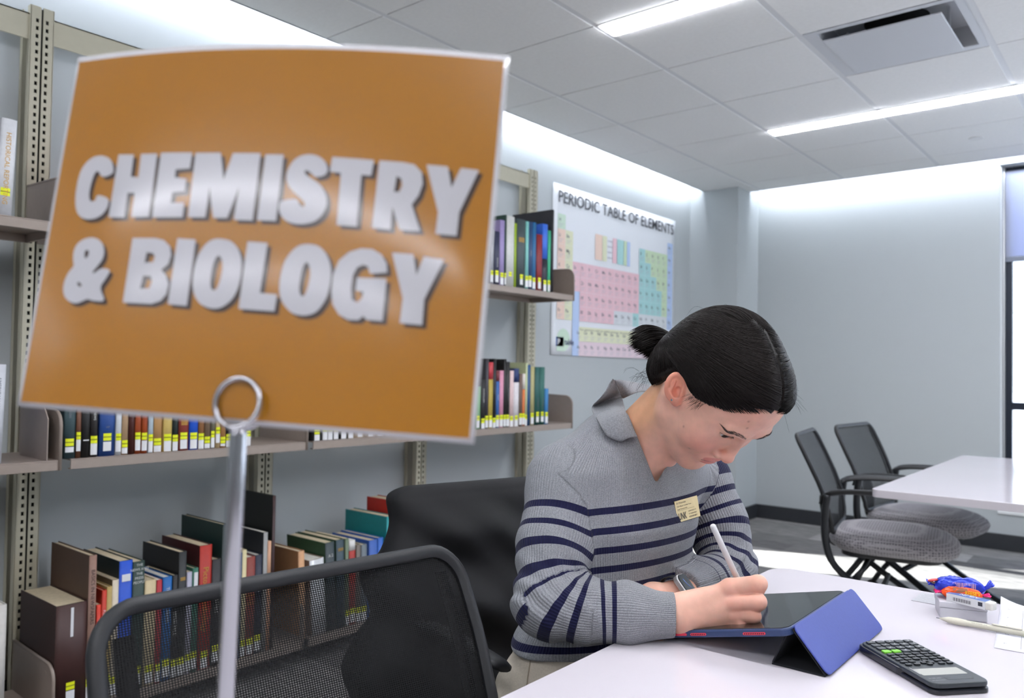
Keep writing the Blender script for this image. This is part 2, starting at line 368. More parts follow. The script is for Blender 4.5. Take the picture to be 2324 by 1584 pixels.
# outdoors seen through the strip of window
struct(MB().box((-40, BACK_Y+0.9, -0.5), (60, 90, -0.4)).build('ground_outside', mat('pale_ground', (205, 208, 214), 0.9, noise=(0.3, 0.15))))
m_tree = mat('bare_trees', (92, 96, 112), 0.9, noise=(3, 0.4))
for k, (tx, ty, th, tr) in enumerate([(-2.2, 30, 4.2, 2.0), (2.0, 33, 3.6, 2.4), (-7.5, 34, 5.0, 2.8)]):
    tr_ = thing('bare_tree', ['grey bare tree outside, seen through the window strip', 'wide bare tree outside the right part of the window', 'tall bare tree outside behind the far wall'][k], 'tree', (tx, ty, -0.4), 'trees outdoors')
    MB().tube([(tx, ty, -0.4), (tx+0.1, ty, th*0.4), (tx, ty, th*0.7)], [0.2, 0.15, 0.08], 8).build('trunk', m_tree, tr_)
    cr = MB()
    for q in range(60):
        a = RNG.uniform(0, 2*math.pi); e = RNG.uniform(0.2, 1.3); l = RNG.uniform(0.5, 1)*tr
        s0 = np.array((tx, ty, th*RNG.uniform(0.3, 0.7))); d = np.array((math.cos(a)*math.cos(e), math.sin(a)*math.cos(e), math.sin(e)))
        cr.tube([s0, s0+d*l*0.5+RNG.normal(0, .1, 3), s0+d*l+RNG.normal(0, .15, 3)], [0.05, 0.03, 0.012], 4)
    cr.build('branches', m_tree, tr_)
# ------------------------------------------------------------------ shelving
m_post = mat('khaki_enamel', (186, 181, 160), 0.42, noise=(40, 0.02))
m_shelf = mat('taupe_enamel', (150, 136, 126), 0.4, noise=(60, 0.03), bump=(300, 0.1))
m_slot = mat('slot_black', (14, 14, 13), 0.8)
POST_X = -2.80; SHELF_F = -2.494
POST_Y = [0.145, 1.005, 1.868, 2.735, 3.590]
rack = thing('shelving_rack', 'khaki metal wall rack of slotted uprights and top rails carrying the bookshelves', 'shelving', (WALL_X, 1.9, 0))
SL = [(0.28+0.0254*k) for k in range(77)]
def upright(y):
    mb = MB(); xf, xb, w = POST_X, WALL_X+0.002, 0.034; z1 = 2.262
    # front plate with two rows of real slots
    for c in (-1, 1):
        ya, yb = (y-w, y-0.003) if c < 0 else (y+0.003, y+w)
        ym = (ya+yb)/2+(0.004 if c < 0 else -0.004); s0, s1 = ym-0.0042, ym+0.0042
        mb.box((xf-0.004, ya, 0), (xf, s0, z1)).box((xf-0.004, s1, 0), (xf, yb, z1))
        zz = 0.0
        for z in SL:
            mb.box((xf-0.004, s0, zz), (xf, s1, z)); zz = z+0.0125
        mb.box((xf-0.004, s0, zz), (xf, s1, z1))
    for sy in (-1, 1):
        mb.box((xf-0.022, y+sy*w-0.0015, 0), (xf, y+sy*w+0.0015, z1)).box((xb, y+sy*w-0.0015, 0), (xb+0.02, y+sy*w+0.0015, z1))
    mb.box((xb, y-w, 0), (xb+0.002, y+w, z1))
    mb.box((xf-0.024, y-w+0.003, 0), (xf-0.012, y+w-0.003, z1-0.002), 1)
    return mb.build('upright', [m_post, m_slot], rack)
for y in POST_Y: upright(y)
for a, b_ in zip(POST_Y[:-1], POST_Y[1:]):
    mb = MB(); mb.box((POST_X-0.012, a+0.036, 2.152), (POST_X-0.008, b_-0.036, 2.236)).box((POST_X-0.04, a+0.036, 2.232), (POST_X-0.008, b_-0.036, 2.236))
    mb.build('top_rail', m_post, rack)
def bracket_mb(y, zt):
    """end panel of a shelf: upright plate with a rounded upper front corner and a rolled front edge"""
    xb, xf = POST_X+0.004, SHELF_F; zh = zt+0.148
    out = [(xb, zt-0.03), (xf, zt-0.03)]+[(xf-0.045+0.045*math.cos(t), zh-0.005-0.045+0.045*math.sin(t)) for t in np.linspace(0, math.pi/2, 8)]+[(xb, zh+0.002)]
    mb = MB().prism([(x, y-0.0035, z) for x, z in out], (0, 0.007, 0))
    mb.tube([(x, y, z) for x, z in out[1:]], 0.0052, 6, caps=True)
    # screw dimple
    mb.tube([(xf-0.052, y-0.0045, zt+0.11), (xf-0.052, y+0.0045, zt+0.11)], 0.011, 14)
    return mb
def shelf(i, zt, label, left=True, right=True):
    y0, y1 = POST_Y[i]-0.006+0.008, POST_Y[i+1]-0.024
    t = thing('shelf', label, 'shelf', (SHELF_F, (y0+y1)/2, zt), 'metal bookshelves on the wall rack')
    mb = MB(); mb.box((POST_X+0.004, y0, zt-0.004), (SHELF_F, y1, zt)).box((SHELF_F-0.004, y0, zt-0.030), (SHELF_F, y1, zt-0.004)).box((SHELF_F-0.022, y0, zt-0.030), (SHELF_F-0.004, y1, zt-0.027)).box((POST_X+0.004, y0, zt-0.030), (POST_X+0.008, y1, zt-0.004))
    mb.build('board', m_shelf, t, bevel=0.0012)
    if left and i == 0: bracket_mb(y0+0.004, zt).build('end_bracket', m_shelf, t)
    if right: bracket_mb(y1-0.004, zt).build('end_bracket', m_shelf, t)
    return t
ZU, ZM, ZB = 1.528, 0.838, 0.100
shelf(0, ZU, 'upper metal shelf at the left picture edge holding a white book')
shelf(1, ZU, 'upper metal shelf mostly hidden behind the orange sign, left half')
shelf(2, ZU, 'upper metal shelf hidden behind the orange sign, right half')
shelf(3, ZU, 'upper metal shelf ending in front of the periodic table poster')
shelf(0, ZM, 'middle metal shelf at the left edge, ending at the first visible post')
shelf(1, ZM, 'middle metal shelf below the sign with yellow-stickered books, left half')
shelf(2, ZM, 'middle metal shelf below the right half of the sign')
shelf(3, ZM, 'middle metal shelf of tightly packed books right of the sign')
shelf(0, ZB, 'bottom metal shelf at the left picture edge holding a white binder')
shelf(1, ZB, 'bottom metal shelf of big books seen behind the near mesh chair')
shelf(2, ZB, 'bottom metal shelf behind the black jacket with teal and blue books')
shelf(3, ZB, 'bottom metal shelf hidden behind the seated woman')

# ------------------------------------------------------------------ books
m_page = mat('page_block', (205, 190, 160), 0.9, noise=(90, 0.08))
m_pagew = mat('page_block_white', (225, 222, 212), 0.9, noise=(90, 0.06))
m_yel = mat('yellow_sticker', (226, 232, 14), 0.55)
m_yelbar = mat('sticker_print', (120, 122, 20), 0.6)
m_call = mat('call_number_label', (226, 226, 228), 0.6)
m_ink = mat('grey_ink', (120, 122, 130), 0.7)
m_foil = mat('gold_foil', (196, 152, 66), 0.4, metal=0.3)
m_whiteink = mat('white_ink', (214, 214, 210), 0.6)
ORD = ['first', 'second', 'third', 'fourth', 'fifth', 'sixth', 'seventh', 'eighth', 'ninth', 'tenth', 'eleventh', 'twelfth', 'thirteenth', 'fourteenth', 'fifteenth', 'sixteenth', 'seventeenth', 'eighteenth', 'nineteenth', 'twentieth', 'twenty-first', 'twenty-second', 'twenty-third', 'twenty-fourth', 'twenty-fifth', 'twenty-sixth', 'twenty-seventh', 'twenty-eighth', 'twenty-ninth']
def book(label, group, y0, y1, z0, h, depth, rgb, xs=SHELF_F-0.012, side=None, st=None, title=None, lean=0.0, hard=True, pages=None, top=None, rough=0.5):
    """a book standing spine outwards. st: (height of the yellow sticker centre, with label?) in metres"""
    w = y1-y0; t = 0.0028 if hard else 0.0008
    m1 = mat('cover_%d_%d_%d' % tuple(rgb), rgb, rough, noise=(70, 0.05))
    m2 = mat('cover_%d_%d_%d' % tuple(side), side, rough, noise=(70, 0.05)) if side is not None else m1
    mats = [m1, m2]
    if top is not None: mats.append(mat('cover_%d_%d_%d' % tuple(top[0]), top[0], rough))
    mb = MB(); bw = min(0.004, w*0.18)
    # spine, gently rounded, then boards
    out = [(0, 0.0)]
    n = 6
    sp = [(xs-bw+bw*math.sin(math.pi*k/n), y0+w*k/n) for k in range(n+1)]
    outer = [(xs-depth, y0)]+sp+[(xs-depth, y1)]
    inner = [(xs-depth, y1-t), (xs-bw-0.004, y1-t), (xs-bw-0.004, y0+t), (xs-depth, y0+t)]
    loop = outer+inner
    def ring(za, zb, mi_spine, mi_side):
        k = len(mb.v); N = len(loop)
        mb.v += [(x, y, za) for x, y in loop]+[(x, y, zb) for x, y in loop]
        for i in range(N):
            j = (i+1) % N; mb.f.append((k+i, k+j, k+N+j, k+N+i)); sp_ = 1 <= i < 1+n
            mb.m.append(mi_spine if sp_ else mi_side); mb.sm.append(sp_)
        # caps: strips left board, right board, spine
        A = list(range(N))
        for off, rev in ((0, True), (N, False)):
            polys = [(0, 1, N-2, N-1), (1+n, 2+n, N-4, N-3), tuple(range(1, 2+n))+(N-3, N-2)]
            for q in polys:
                q = tuple(k+off+i for i in q); mb.f.append(q[::-1] if rev else q); mb.m.append(mi_side); mb.sm.append(False)
    if top is not None:
        ring(z0, z0+h*(1-top[1]), 0, 1); ring(z0+h*(1-top[1]), z0+h, 2, 2)
    else: ring(z0, z0+h, 0, 1)
    yc = (y0+y1)/2
    o = mb.build('book', mats, None, origin=(xs-depth/2, yc, z0))
    tag(o, label, 'book', group)
    ov = 0.003 if hard else 0.0006
    MB().box((xs-depth+ov, y0+t, z0+ov), (xs-bw-0.004, y1-t, z0+h-ov)).build('page_block', m_pagew if pages == 'w' else m_page, o)
    if st is not None:
        zc, lab = st[0], st[1]; sw = min(0.024, w-0.0008)/2; ys = yc+(st[2] if len(st) > 2 else 0)
        def patch(ya, yb, za, zb, lift):
            m_ = MB(); P = []
            for k in range(5):
                y = ya+(yb-ya)*k/4; x = xs-bw+bw*math.sin(math.pi*min(max((y-y0)/w, 0), 1))+lift
                P.append((x, y))
            for k in range(4):
                m_.add([(P[k][0], P[k][1], za), (P[k+1][0], P[k+1][1], za), (P[k+1][0], P[k+1][1], zb), (P[k][0], P[k][1], zb)], [(0, 1, 2, 3)], 0, True)
            return m_
        m_ = patch(ys-sw, ys+sw, zc-0.011, zc+0.011, 0.0006)
        pb = patch(ys-sw, ys+sw, zc-0.0014, zc+0.0014, 0.0009)
        m_.add(pb.v, pb.f, 1)
        m_.build('subject_sticker', [m_yel, m_yelbar], o)
        if lab:
            gap = lab[1] if isinstance(lab, tuple) else 0.0; hh = lab[0] if isinstance(lab, tuple) else 0.034
            zt = zc-0.0115-gap
            c_ = patch(ys-sw, ys+sw, max(zt-hh, z0+0.001), zt, 0.0006)
            c_.build('call_number_label', m_call, o)
    if title is not None:
        s, m_t, zc, ch, mode = title
        tb = MB()
        if mode == 'vbar': tb.box((xs+0.0004, yc-0.004, zc-ch), (xs+0.001, yc+0.004, zc))
        elif mode == 'down': put_text(tb, s, (xs+0.0012, yc-ch*0.5, zc), (0, 0, -1), (0, 1, 0), ch, None, 0)
        elif mode == 'block':
            for k, ln in enumerate(s.split('/')):
                put_text(tb, ln, (xs+0.0012, yc, zc-k*ch*1.7), (0, 1, 0), (0, 0, 1), ch, None, 0, align='CENTER')
        elif mode == 'bar':
            for k in range(s): tb.box((xs+0.0004, yc-w*0.33, zc-k*ch*2), (xs+0.001, yc+w*0.33, zc-k*ch*2+ch))
        if tb.v: tb.build('spine_title', m_t, o)
    if lean:
        o.rotation_euler = (lean, 0, 0); o.location.z += w/2*abs(math.sin(lean))
    return o
def row(entries, z0, where, group, depth=0.17, xs=SHELF_F-0.012, ypx=None):
    """entries: (left px, right px, top px or height m, colour words, rgb, options); px measured at y=ypx on the spine plane"""
    for k, e in enumerate(entries):
        l, r, top, words, rgb = e[:5]; op = dict(e[5]) if len(e) > 5 else {}
        yy = op.pop('ypx', ypx); x_ = op.pop('xs', xs)
        y0, y1 = hx(l, yy, x_)[1], hx(r, yy, x_)[1]
        h = top if top < 3 else hx((l+r)/2, top, x_)[2]-z0
        d = op.pop('depth', depth)
        book('%s book, %s from left %s' % (words, ORD[k], where), group, y0+0.0003, y1-0.0003, z0, h, d, rgb, xs=x_, **op)
S = lambda z, lab=True, dy=0: dict(st=(z, lab, dy))
# middle shelf, left half (under the sign)
zM = ZM+0.0005
row([
 (144, 171, .235, 'Thick dark teal', (52, 72, 76), dict(st=(zM+.048, (.016, .002)), title=('Communication', m_ink, zM+.20, .009, 'down'))),
 (172, 183, .215, 'Slim brown', (104, 66, 46), S(zM+.066)),
 (184, 204, .225, 'Black', (24, 22, 22), dict(st=None, title=(1, m_call, zM+.05, .003, 'bar'))),
 (205, 221, .225, 'Black white-lettered', (34, 30, 30), dict(st=(zM+.052, True), title=('IN THE NEWS', m_whiteink, zM+.17, .007, 'down'))),
 (225, 260, .22, 'Fat blue', (30, 68, 134), dict(st=(zM+.058, (.028, .003)), title=('VIP', m_ink, zM+.085, .006, 'block'))),
 (262, 275, .21, 'White', (205, 208, 212), S(zM+.056)),
 (276, 290, .205, 'Tan', (168, 138, 106), S(zM+.034, (.018, .001))),
 (291, 305, .215, 'Dark maroon', (66, 22, 14), dict(side=(52, 16, 12))),
 (306, 319, .215, 'Rust orange', (160, 70, 30), S(zM+.056)),
 (321, 334, .21, 'Burnt orange', (150, 62, 14), S(zM+.054, (.032, .002))),
 (336, 347, .21, 'Pale blue', (178, 192, 200), S(zM+.048)),
 (348, 367, .205, 'Light brown', (176, 134, 84), S(zM+.034, (.02, .001))),
 (370, 390, .21, 'Straw yellow', (208, 180, 104), S(zM+.046)),
 (391, 404, .2, 'Black-green', (28, 40, 38), dict(st=(zM+.042, True), title=('HISTORY', m_foil, zM+.15, .006, 'down'))),
 (405, 428, .21, 'Brick red', (136, 54, 44), dict(st=(zM+.048, (.03, .001)), title=(5, m_foil, zM+.10, .002, 'bar'))),
 (429, 449, .2, 'Bright blue', (18, 80, 190), S(zM+.046, (.03, .001))),
 (450, 463, .2, 'Walnut brown', (136, 92, 54), S(zM+.042)),
 (464, 477, .2, 'Grey-brown', (112, 92, 72), S(zM+.030, (.016, .001))),
 (478, 487, .2, 'Thin olive grey', (104, 100, 82), S(zM+.048)),
 (489, 499, .2, 'Cream', (206, 180, 136), dict(st=(zM+.06, (.03, .001)))),
 (500, 512, .2, 'Caramel', (172, 124, 74), S(zM+.026, (.008, .001))),
 (513, 527, .2, 'Black', (26, 28, 34), S(zM+.034)),
 (528, 545, .19, 'Dark grey', (60, 60, 62), S(zM+.034)),
 (546, 569, .19, 'White-labelled grey', (160, 160, 158), S(zM+.044, True, .008)),
], zM, 'on middle shelf below the sign', 'books on the middle shelf below the sign', 0.165, ypx=1040)
row([
 (708, 731, .21, 'Black', (26, 26, 26), S(zM+.036, (.024, .001))),
 (733, 744, .2, 'Pale grey', (150, 148, 146), S(zM+.046)),
 (745, 756, .2, 'White', (190, 190, 190), S(zM+.046)),
 (758, 769, .2, 'Charcoal', (44, 44, 46), S(zM+.044)),
 (770, 790, .21, 'Black', (20, 22, 26), S(zM+.044)),
 (791, 803, .19, 'Cream', (196, 182, 160), S(zM+.044)),
 (806, 828, .2, 'Thick cream', (206, 188, 164), S(zM+.046, (.03, .001))),
 (830, 852, .2, 'Thick ivory', (204, 190, 172), S(zM+.046, (.03, .001))),
 (853, 872, .2, 'Beige', (192, 176, 152), S(zM+.046, (.03, .001))),
 (873, 892, .2, 'Sand', (186, 170, 150), S(zM+.046, (.03, .001))),
 (893, 914, .2, 'Pale tan', (188, 166, 140), S(zM+.046, (.03, .001))),
], zM, 'under the sign\'s lower right edge', 'books under the right half of the sign', 0.165, ypx=1005)
# middle shelf, right of the sign
row([
 (1078, 1091, .2, 'Pale green', (120, 168, 120), S(zM+.052)),
 (1092, 1102, 862, 'Black white-lettered', (26, 26, 26), dict(st=(zM+.038, True), title=('JOURNALISM', m_whiteink, zM+.19, .008, 'down'))),
 (1102, 1109, 815, 'Tall charcoal', (52, 50, 58), dict(st=(zM+.05, True))),
 (1109, 1119, 822, 'Yellow and red', (174, 152, 62), dict(st=(zM+.05, True), top=((186, 52, 60), .26), hard=False)),
 (1119, 1126, 814, 'Tall black', (18, 18, 20), dict(st=(zM+.038, True), title=('THE PRESS', m_ink, zM+.20, .006, 'down'))),
 (1126, 1134, 842, 'Blue maroon-topped', (44, 92, 154), dict(st=(zM+.05, True), top=((112, 38, 42), .18), hard=False, title=('MEDIA', m_whiteink, zM+.16, .007, 'down'))),
 (1134, 1143, 841, 'Pink', (208, 142, 166), dict(st=(zM+.05, True), hard=False)),
 (1143, 1149, 815, 'Black', (20, 20, 20), dict(st=(zM+.05, True), hard=False)),
 (1149, 1157, 821, 'Black lettered', (28, 26, 26), dict(st=(zM+.05, True), title=('PHOTOGRAPHY', m_ink, zM+.19, .006, 'down'))),
 (1157, 1166, 841, 'Pale pink', (214, 186, 184), dict(st=(zM+.042, True), hard=False)),
 (1166, 1178, 836, 'White navy-topped', (212, 206, 208), dict(st=(zM+.044, True), top=((22, 44, 96), .24), hard=False)),
 (1179, 1186, 848, 'Brown', (104, 82, 70), dict(st=(zM+.052, True))),
 (1186, 1192, 848, 'Orange and white', (206, 112, 54), dict(st=(zM+.052, True), hard=False, top=((222, 214, 206), .3))),
 (1192, 1197, 823, 'Slim pale green', (184, 192, 150), dict(st=(zM+.044, True), hard=False)),
 (1197, 1204, 828, 'Deep blue', (24, 74, 122), dict()),
 (1204, 1213, 832, 'Navy and straw', (168, 160, 110), dict(st=(zM+.052, True), side=(30, 48, 62), hard=False)),
 (1214, 1226, 833, 'Dark green', (24, 82, 76), dict(st=(zM+.056, (.028, .002)), title=('JOURNAL', m_ink, zM+.14, .008, 'down'))),
 (1226, 1236, 833, 'Sea green', (32, 94, 84), dict(st=(zM+.056, (.028, .002)), title=('JOURNAL', m_ink, zM+.14, .008, 'down'))),
 (1237, 1245, 882, 'Short blue', (44, 116, 172), dict(st=(zM+.052, True), hard=False)),
], zM, 'in packed middle row right of sign', 'books in the middle row right of the sign', 0.15, ypx=960)
be = MB().box((SHELF_F-0.16, hx(1170, 960, -2.506)[1]-0.0015, ZM), (SHELF_F-0.02, hx(1170, 960, -2.506)[1]+0.0015, 1.12))
# upper shelf, right of the sign
zU = ZU+0.0005
row([
 (1112, 1121, 520, 'White-labelled grey', (150, 150, 158), S(zU+.055)),
 (1122, 1134, 525, 'Navy lettered', (42, 46, 72), dict(st=(zU+.058, True), title=('REPORTER', m_whiteink, zU+.13, .007, 'down'))),
 (1134, 1145, 499, 'Lilac', (150, 134, 180), dict(st=(zU+.052, (.034, .002)), hard=False)),
 (1145, 1149, 487, 'Thin dark green', (24, 56, 46), S(zU+.052)),
 (1149, 1167, 490, 'Thick white', (204, 204, 200), dict(st=(zU+.062, None))),
 (1167, 1172, 506, 'Lime green', (150, 176, 36), dict(hard=False)),
 (1173, 1192, 497, 'Thick slate', (58, 70, 72), dict(st=(zU+.058, (.028, .001), .003), title=(4, m_foil, zU+.25, .003, 'bar'))),
 (1193, 1200, 502, 'Mint', (128, 192, 184), dict(st=(zU+.055, True), hard=False)),
 (1200, 1208, 503, 'Navy', (30, 62, 104), dict(st=(zU+.058, True), title=('WRITING', m_whiteink, zU+.2, .005, 'down'))),
 (1208, 1217, 504, 'Steel blue', (32, 96, 142), dict(st=(zU+.052, True))),
 (1218, 1231, 532, 'Crimson', (132, 30, 36), dict(st=(zU+.056, True))),
 (1231, 1243, 508, 'Blue and black', (28, 28, 42), dict(st=(zU+.048, True), top=((52, 104, 204), .52), side=(40, 92, 200), hard=False)),
 (1244, 1250, 523, 'Jade green', (66, 178, 134), dict(st=(zU+.05, True), hard=False)),
], zU, 'in upper row beside the poster', 'books in the upper row beside the poster', 0.14, ypx=640)
y_ = hx(1251, 640, SHELF_F-0.012)[1]
book('Tall black ledger behind the upper row beside the poster', 'books in the upper row beside the poster', y_+0.002, y_+0.022, zU, hx(1249, 474, SHELF_F-0.012)[2]-zU, 0.27, (34, 32, 38), side=(30, 28, 34))
o = MB().prism([(SHELF_F-0.165, y_-0.045+0.045*math.cos(a), zU+0.19+0.03*math.sin(a)) for a in np.linspace(0, math.pi, 12)], (0.004, 0, 0)).box((SHELF_F-0.165, y_-0.09, zU), (SHELF_F-0.161, y_, zU+0.19)).build('pamphlet', mat('cream_paper', (226, 214, 170), 0.8))
tag(o, 'cream rounded pamphlet standing behind the upper row beside the poster', 'pamphlet')
# upper shelf, left
o = book('White book with gold lettering alone on the upper left shelf', 'books at the left picture edge', hx(2, 480, SHELF_F-0.012)[1]-0.012, hx(27, 480, SHELF_F-0.012)[1], zU, .272, .18, (214, 215, 218), st=(zU+.066, None), title=('HISTORICAL REPORTING', m_foil, zU+.232, .013, 'down'), lean=-0.03)
o = MB().prism([(-2.56, 1.02, zU+0.005), (-2.56, 1.19, zU+0.005), (-2.56, 1.19, zU+0.245), (-2.56, 1.06, zU+0.225), (-2.56, 1.02, zU+0.12)], (-0.006, 0, 0)).build('folder', mat('cream_folder', (206, 196, 178), 0.8))
tag(o, 'cream paper folder with a cut corner leaning behind the sign', 'folder')
o = MB().prism([(-2.572, 1.015, zU+0.005), (-2.572, 1.26, zU+0.005), (-2.572, 1.26, zU+0.305), (-2.572, 1.045, zU+0.262), (-2.572, 1.012, zU+0.22)], (-0.01, 0, 0)).build('folder', mat('red_folder', (176, 66, 44), 0.7))
tag(o, 'red folder leaning behind the cream one on the upper shelf', 'folder')
book('White and blue book on the middle shelf at the left picture edge', 'books at the left picture edge', hx(-26, 1040, -2.506)[1], hx(4, 1040, -2.506)[1], zM, .275, .17, (200, 202, 208), side=(46, 60, 130), lean=-0.02, title=('AMERICAN MASSACRED', m_ink, zM+.24, .01, 'down'))
o = MB().prism([(-2.70, 0.955-0.012, zM), (-2.5, 0.955-0.012, zM), (-2.5, 0.955-0.012, zM+0.12), (-2.53, 0.955-0.012, zM+0.155), (-2.70, 0.955-0.012, zM+0.155)], (0, 0.003, 0)).build('bookend', m_shelf)
tag(o, 'taupe metal bookend beside the white and blue book', 'bookend')
zB = ZB+0.0005
o = book('White binder on the bottom shelf at the left picture edge', 'books at the left picture edge', hx(-34, 1500, -2.506)[1], hx(13, 1500, -2.506)[1], zB, .345, .25, (196, 192, 186), pages='w')
# bottom shelf behind the near chair
row([
 (128, 199, 1371, 'Massive dark brown', (62, 34, 30), dict(depth=.27, xs=-2.50, st=(zB+.072, (.03, .002)), title=(1, m_call, zB+.30, .085, 'vbar'), side=(50, 28, 24))),
 (200, 218, 1261, 'Tall brown newspaper-titled', (140, 108, 94), dict(depth=.28, xs=-2.50, side=(78, 56, 44), st=(zB+.065, True), title=('BASICS IN NEWSPAPERS', mat('dark_ink', (60, 44, 40), .7), zB+.40, .011, 'down'))),
 (219, 230, 1373, 'Small red', (200, 46, 20), dict(depth=.14, hard=False, st=(zB+.05, True))),
 (231, 242, 1340, 'Red-orange white-lettered', (188, 46, 24), dict(depth=.15, st=(zB+.06, True), title=('PUBLIC PRESS', m_whiteink, zB+.27, .007, 'down'))),
 (242, 254, 1332, 'Mustard', (172, 148, 88), dict(depth=.18, st=(zB+.06, True))),
 (254, 269, 1316, 'Ivory', (206, 194, 172), dict(depth=.22, side=(104, 88, 66), hard=False, st=(zB+.05, True))),
 (269, 299, 1273, 'Blue-taped dark teal', (18, 76, 190), dict(depth=.26, side=(18, 34, 34), st=None, title=(1, m_call, zB+.345, .022, 'bar'))),
 (300, 327, 1275, 'Dark green white-titled', (32, 56, 50), dict(depth=.25, st=(zB+.06, True), title=('THE/NEWS AND/THE/PRESS/PEOPLE', m_whiteink, zB+.385, .008, 'block'))),
 (328, 354, 1317, 'Thick cream', (196, 178, 140), dict(depth=.17, st=(zB+.055, True))),
 (355, 367, 1317, 'Crimson', (168, 36, 48), dict(depth=.19, hard=False, pages='w', st=(zB+.05, True))),
 (369, 390, 1310, 'Blue two-line-titled', (18, 92, 158), dict(depth=.22, pages='w', st=(zB+.058, True), title=('THE LAST MEDIA', m_whiteink, zB+.30, .011, 'down'))),
 (391, 403, 1306, 'Black white-titled', (26, 26, 28), dict(depth=.2, st=(zB+.05, True), title=('ERNIE PYLE', m_whiteink, zB+.215, .011, 'down'))),
 (404, 422, 1253, 'Tall black', (30, 34, 36), dict(depth=.25, side=(18, 18, 20), st=(zB+.05, True), title=(3, m_foil, zB+.32, .002, 'bar'))),
 (423, 435, 1299, 'Pale lilac-grey', (172, 170, 186), dict(depth=.18, hard=False, st=(zB+.055, True))),
 (436, 449, 1290, 'Green white-labelled', (48, 108, 88), dict(depth=.18, title=(1, m_call, zB+.24, .09, 'bar'), st=(zB+.058, True))),
 (451, 479, 1238, 'Thick red gold-lettered', (164, 34, 20), dict(depth=.26, side=(62, 20, 22), st=(zB+.05, True), title=('Pictorial Anthology', m_foil, zB+.34, .02, 'down'))),
 (480, 501, 1270, 'Black movie-titled', (28, 26, 30), dict(depth=.2, st=(zB+.06, True), title=('LIFE MASTERS', m_whiteink, zB+.27, .011, 'down'))),
 (502, 515, 1191, 'Tall dark green', (20, 44, 42), dict(depth=.28, st=(zB+.055, True))),
 (516, 540, 1262, 'Slate', (74, 80, 86), dict(depth=.18, st=(zB+.05, True))),
 (541, 547, 1255, 'Thin blue', (36, 70, 104), dict(depth=.18, hard=False)),
 (547, 558, 1249, 'Cream paperback', (206, 194, 150), dict(depth=.18, hard=False, st=(zB+.05, True))),
 (558, 578, 1265, 'Maroon gold-lettered', (126, 50, 40), dict(depth=.19, pages='w', st=(zB+.05, True), title=('A/STORY/OF/NEWS', m_foil, zB+.22, .008, 'block'))),
 (578, 594, 1260, 'Navy', (26, 32, 52), dict(depth=.19, pages='w', st=(zB+.055, True), title=('WRITERS', m_whiteink, zB+.255, .007, 'down'))),
 (595, 605, 1209, 'Spiral-bound black', (150, 150, 148), dict(depth=.25, side=(20, 24, 32), hard=False, pages='w')),
 (605, 613, 1229, 'Orange', (204, 146, 110), dict(depth=.2, hard=False, top=((208, 160, 128), .4))),
 (614, 621, 1126, 'Very tall dark oxblood', (52, 26, 26), dict(depth=.29, side=(26, 28, 26))),
], zB, 'on bottom shelf behind near chair', 'books on the bottom shelf behind the near chair', 0.2, ypx=1400)
# bottom shelf behind the jacket
row([
 (683, 697, 1250, 'Tan board', (200, 152, 110), dict(depth=.26, side=(158, 112, 76), lean=0.04)),
 (712, 744, 1268, 'Plastic-wrapped white', (206, 208, 210), dict(depth=.16, side=(150, 128, 112), pages='w', rough=.15, lean=0.07)),
 (745, 766, 1230, 'Dark teal numbered', (46, 58, 62), dict(depth=.25, side=(36, 68, 42), title=('A.2', m_whiteink, zB+.285, .012, 'block'), lean=0.05)),
 (768, 786, 1224, 'Slate teal gold-lined', (44, 64, 74), dict(depth=.25, side=(36, 62, 40), title=(3, m_foil, zB+.31, .002, 'bar'), lean=0.04)),
 (787, 795, 1222, 'Thin moss green', (96, 112, 88), dict(depth=.2, hard=False, st=(zB+.05, True), lean=0.03)),
 (796, 810, 1226, 'Red white-topped', (156, 40, 32), dict(depth=.2, pages='w', top=((216, 214, 210), .12), hard=False, st=(zB+.055, True), lean=0.03)),
 (811, 821, 1236, 'Taupe', (104, 96, 88), dict(depth=.18, st=(zB+.05, True), lean=0.02)),
 (822, 835, 1236, 'Grey-blue', (98, 108, 116), dict(depth=.18, st=(zB+.05, True), lean=0.02)),
 (837, 856, 1226, 'Royal blue', (48, 88, 164), dict(depth=.24, st=(zB+.05, True))),
 (857, 869, 1221, 'Blue', (36, 92, 176), dict(depth=.24, st=(zB+.05, True))),
 (876, 896, 1172, 'Tall turquoise', (24, 142, 146), dict(depth=.27, side=(14, 120, 124))),
 (900, 925, 1137, 'Very tall red', (172, 34, 22), dict(depth=.2, xs=-2.52)),
], zB, 'on bottom shelf left of jacket', 'books on the bottom shelf left of the jacket', 0.2, ypx=1330)

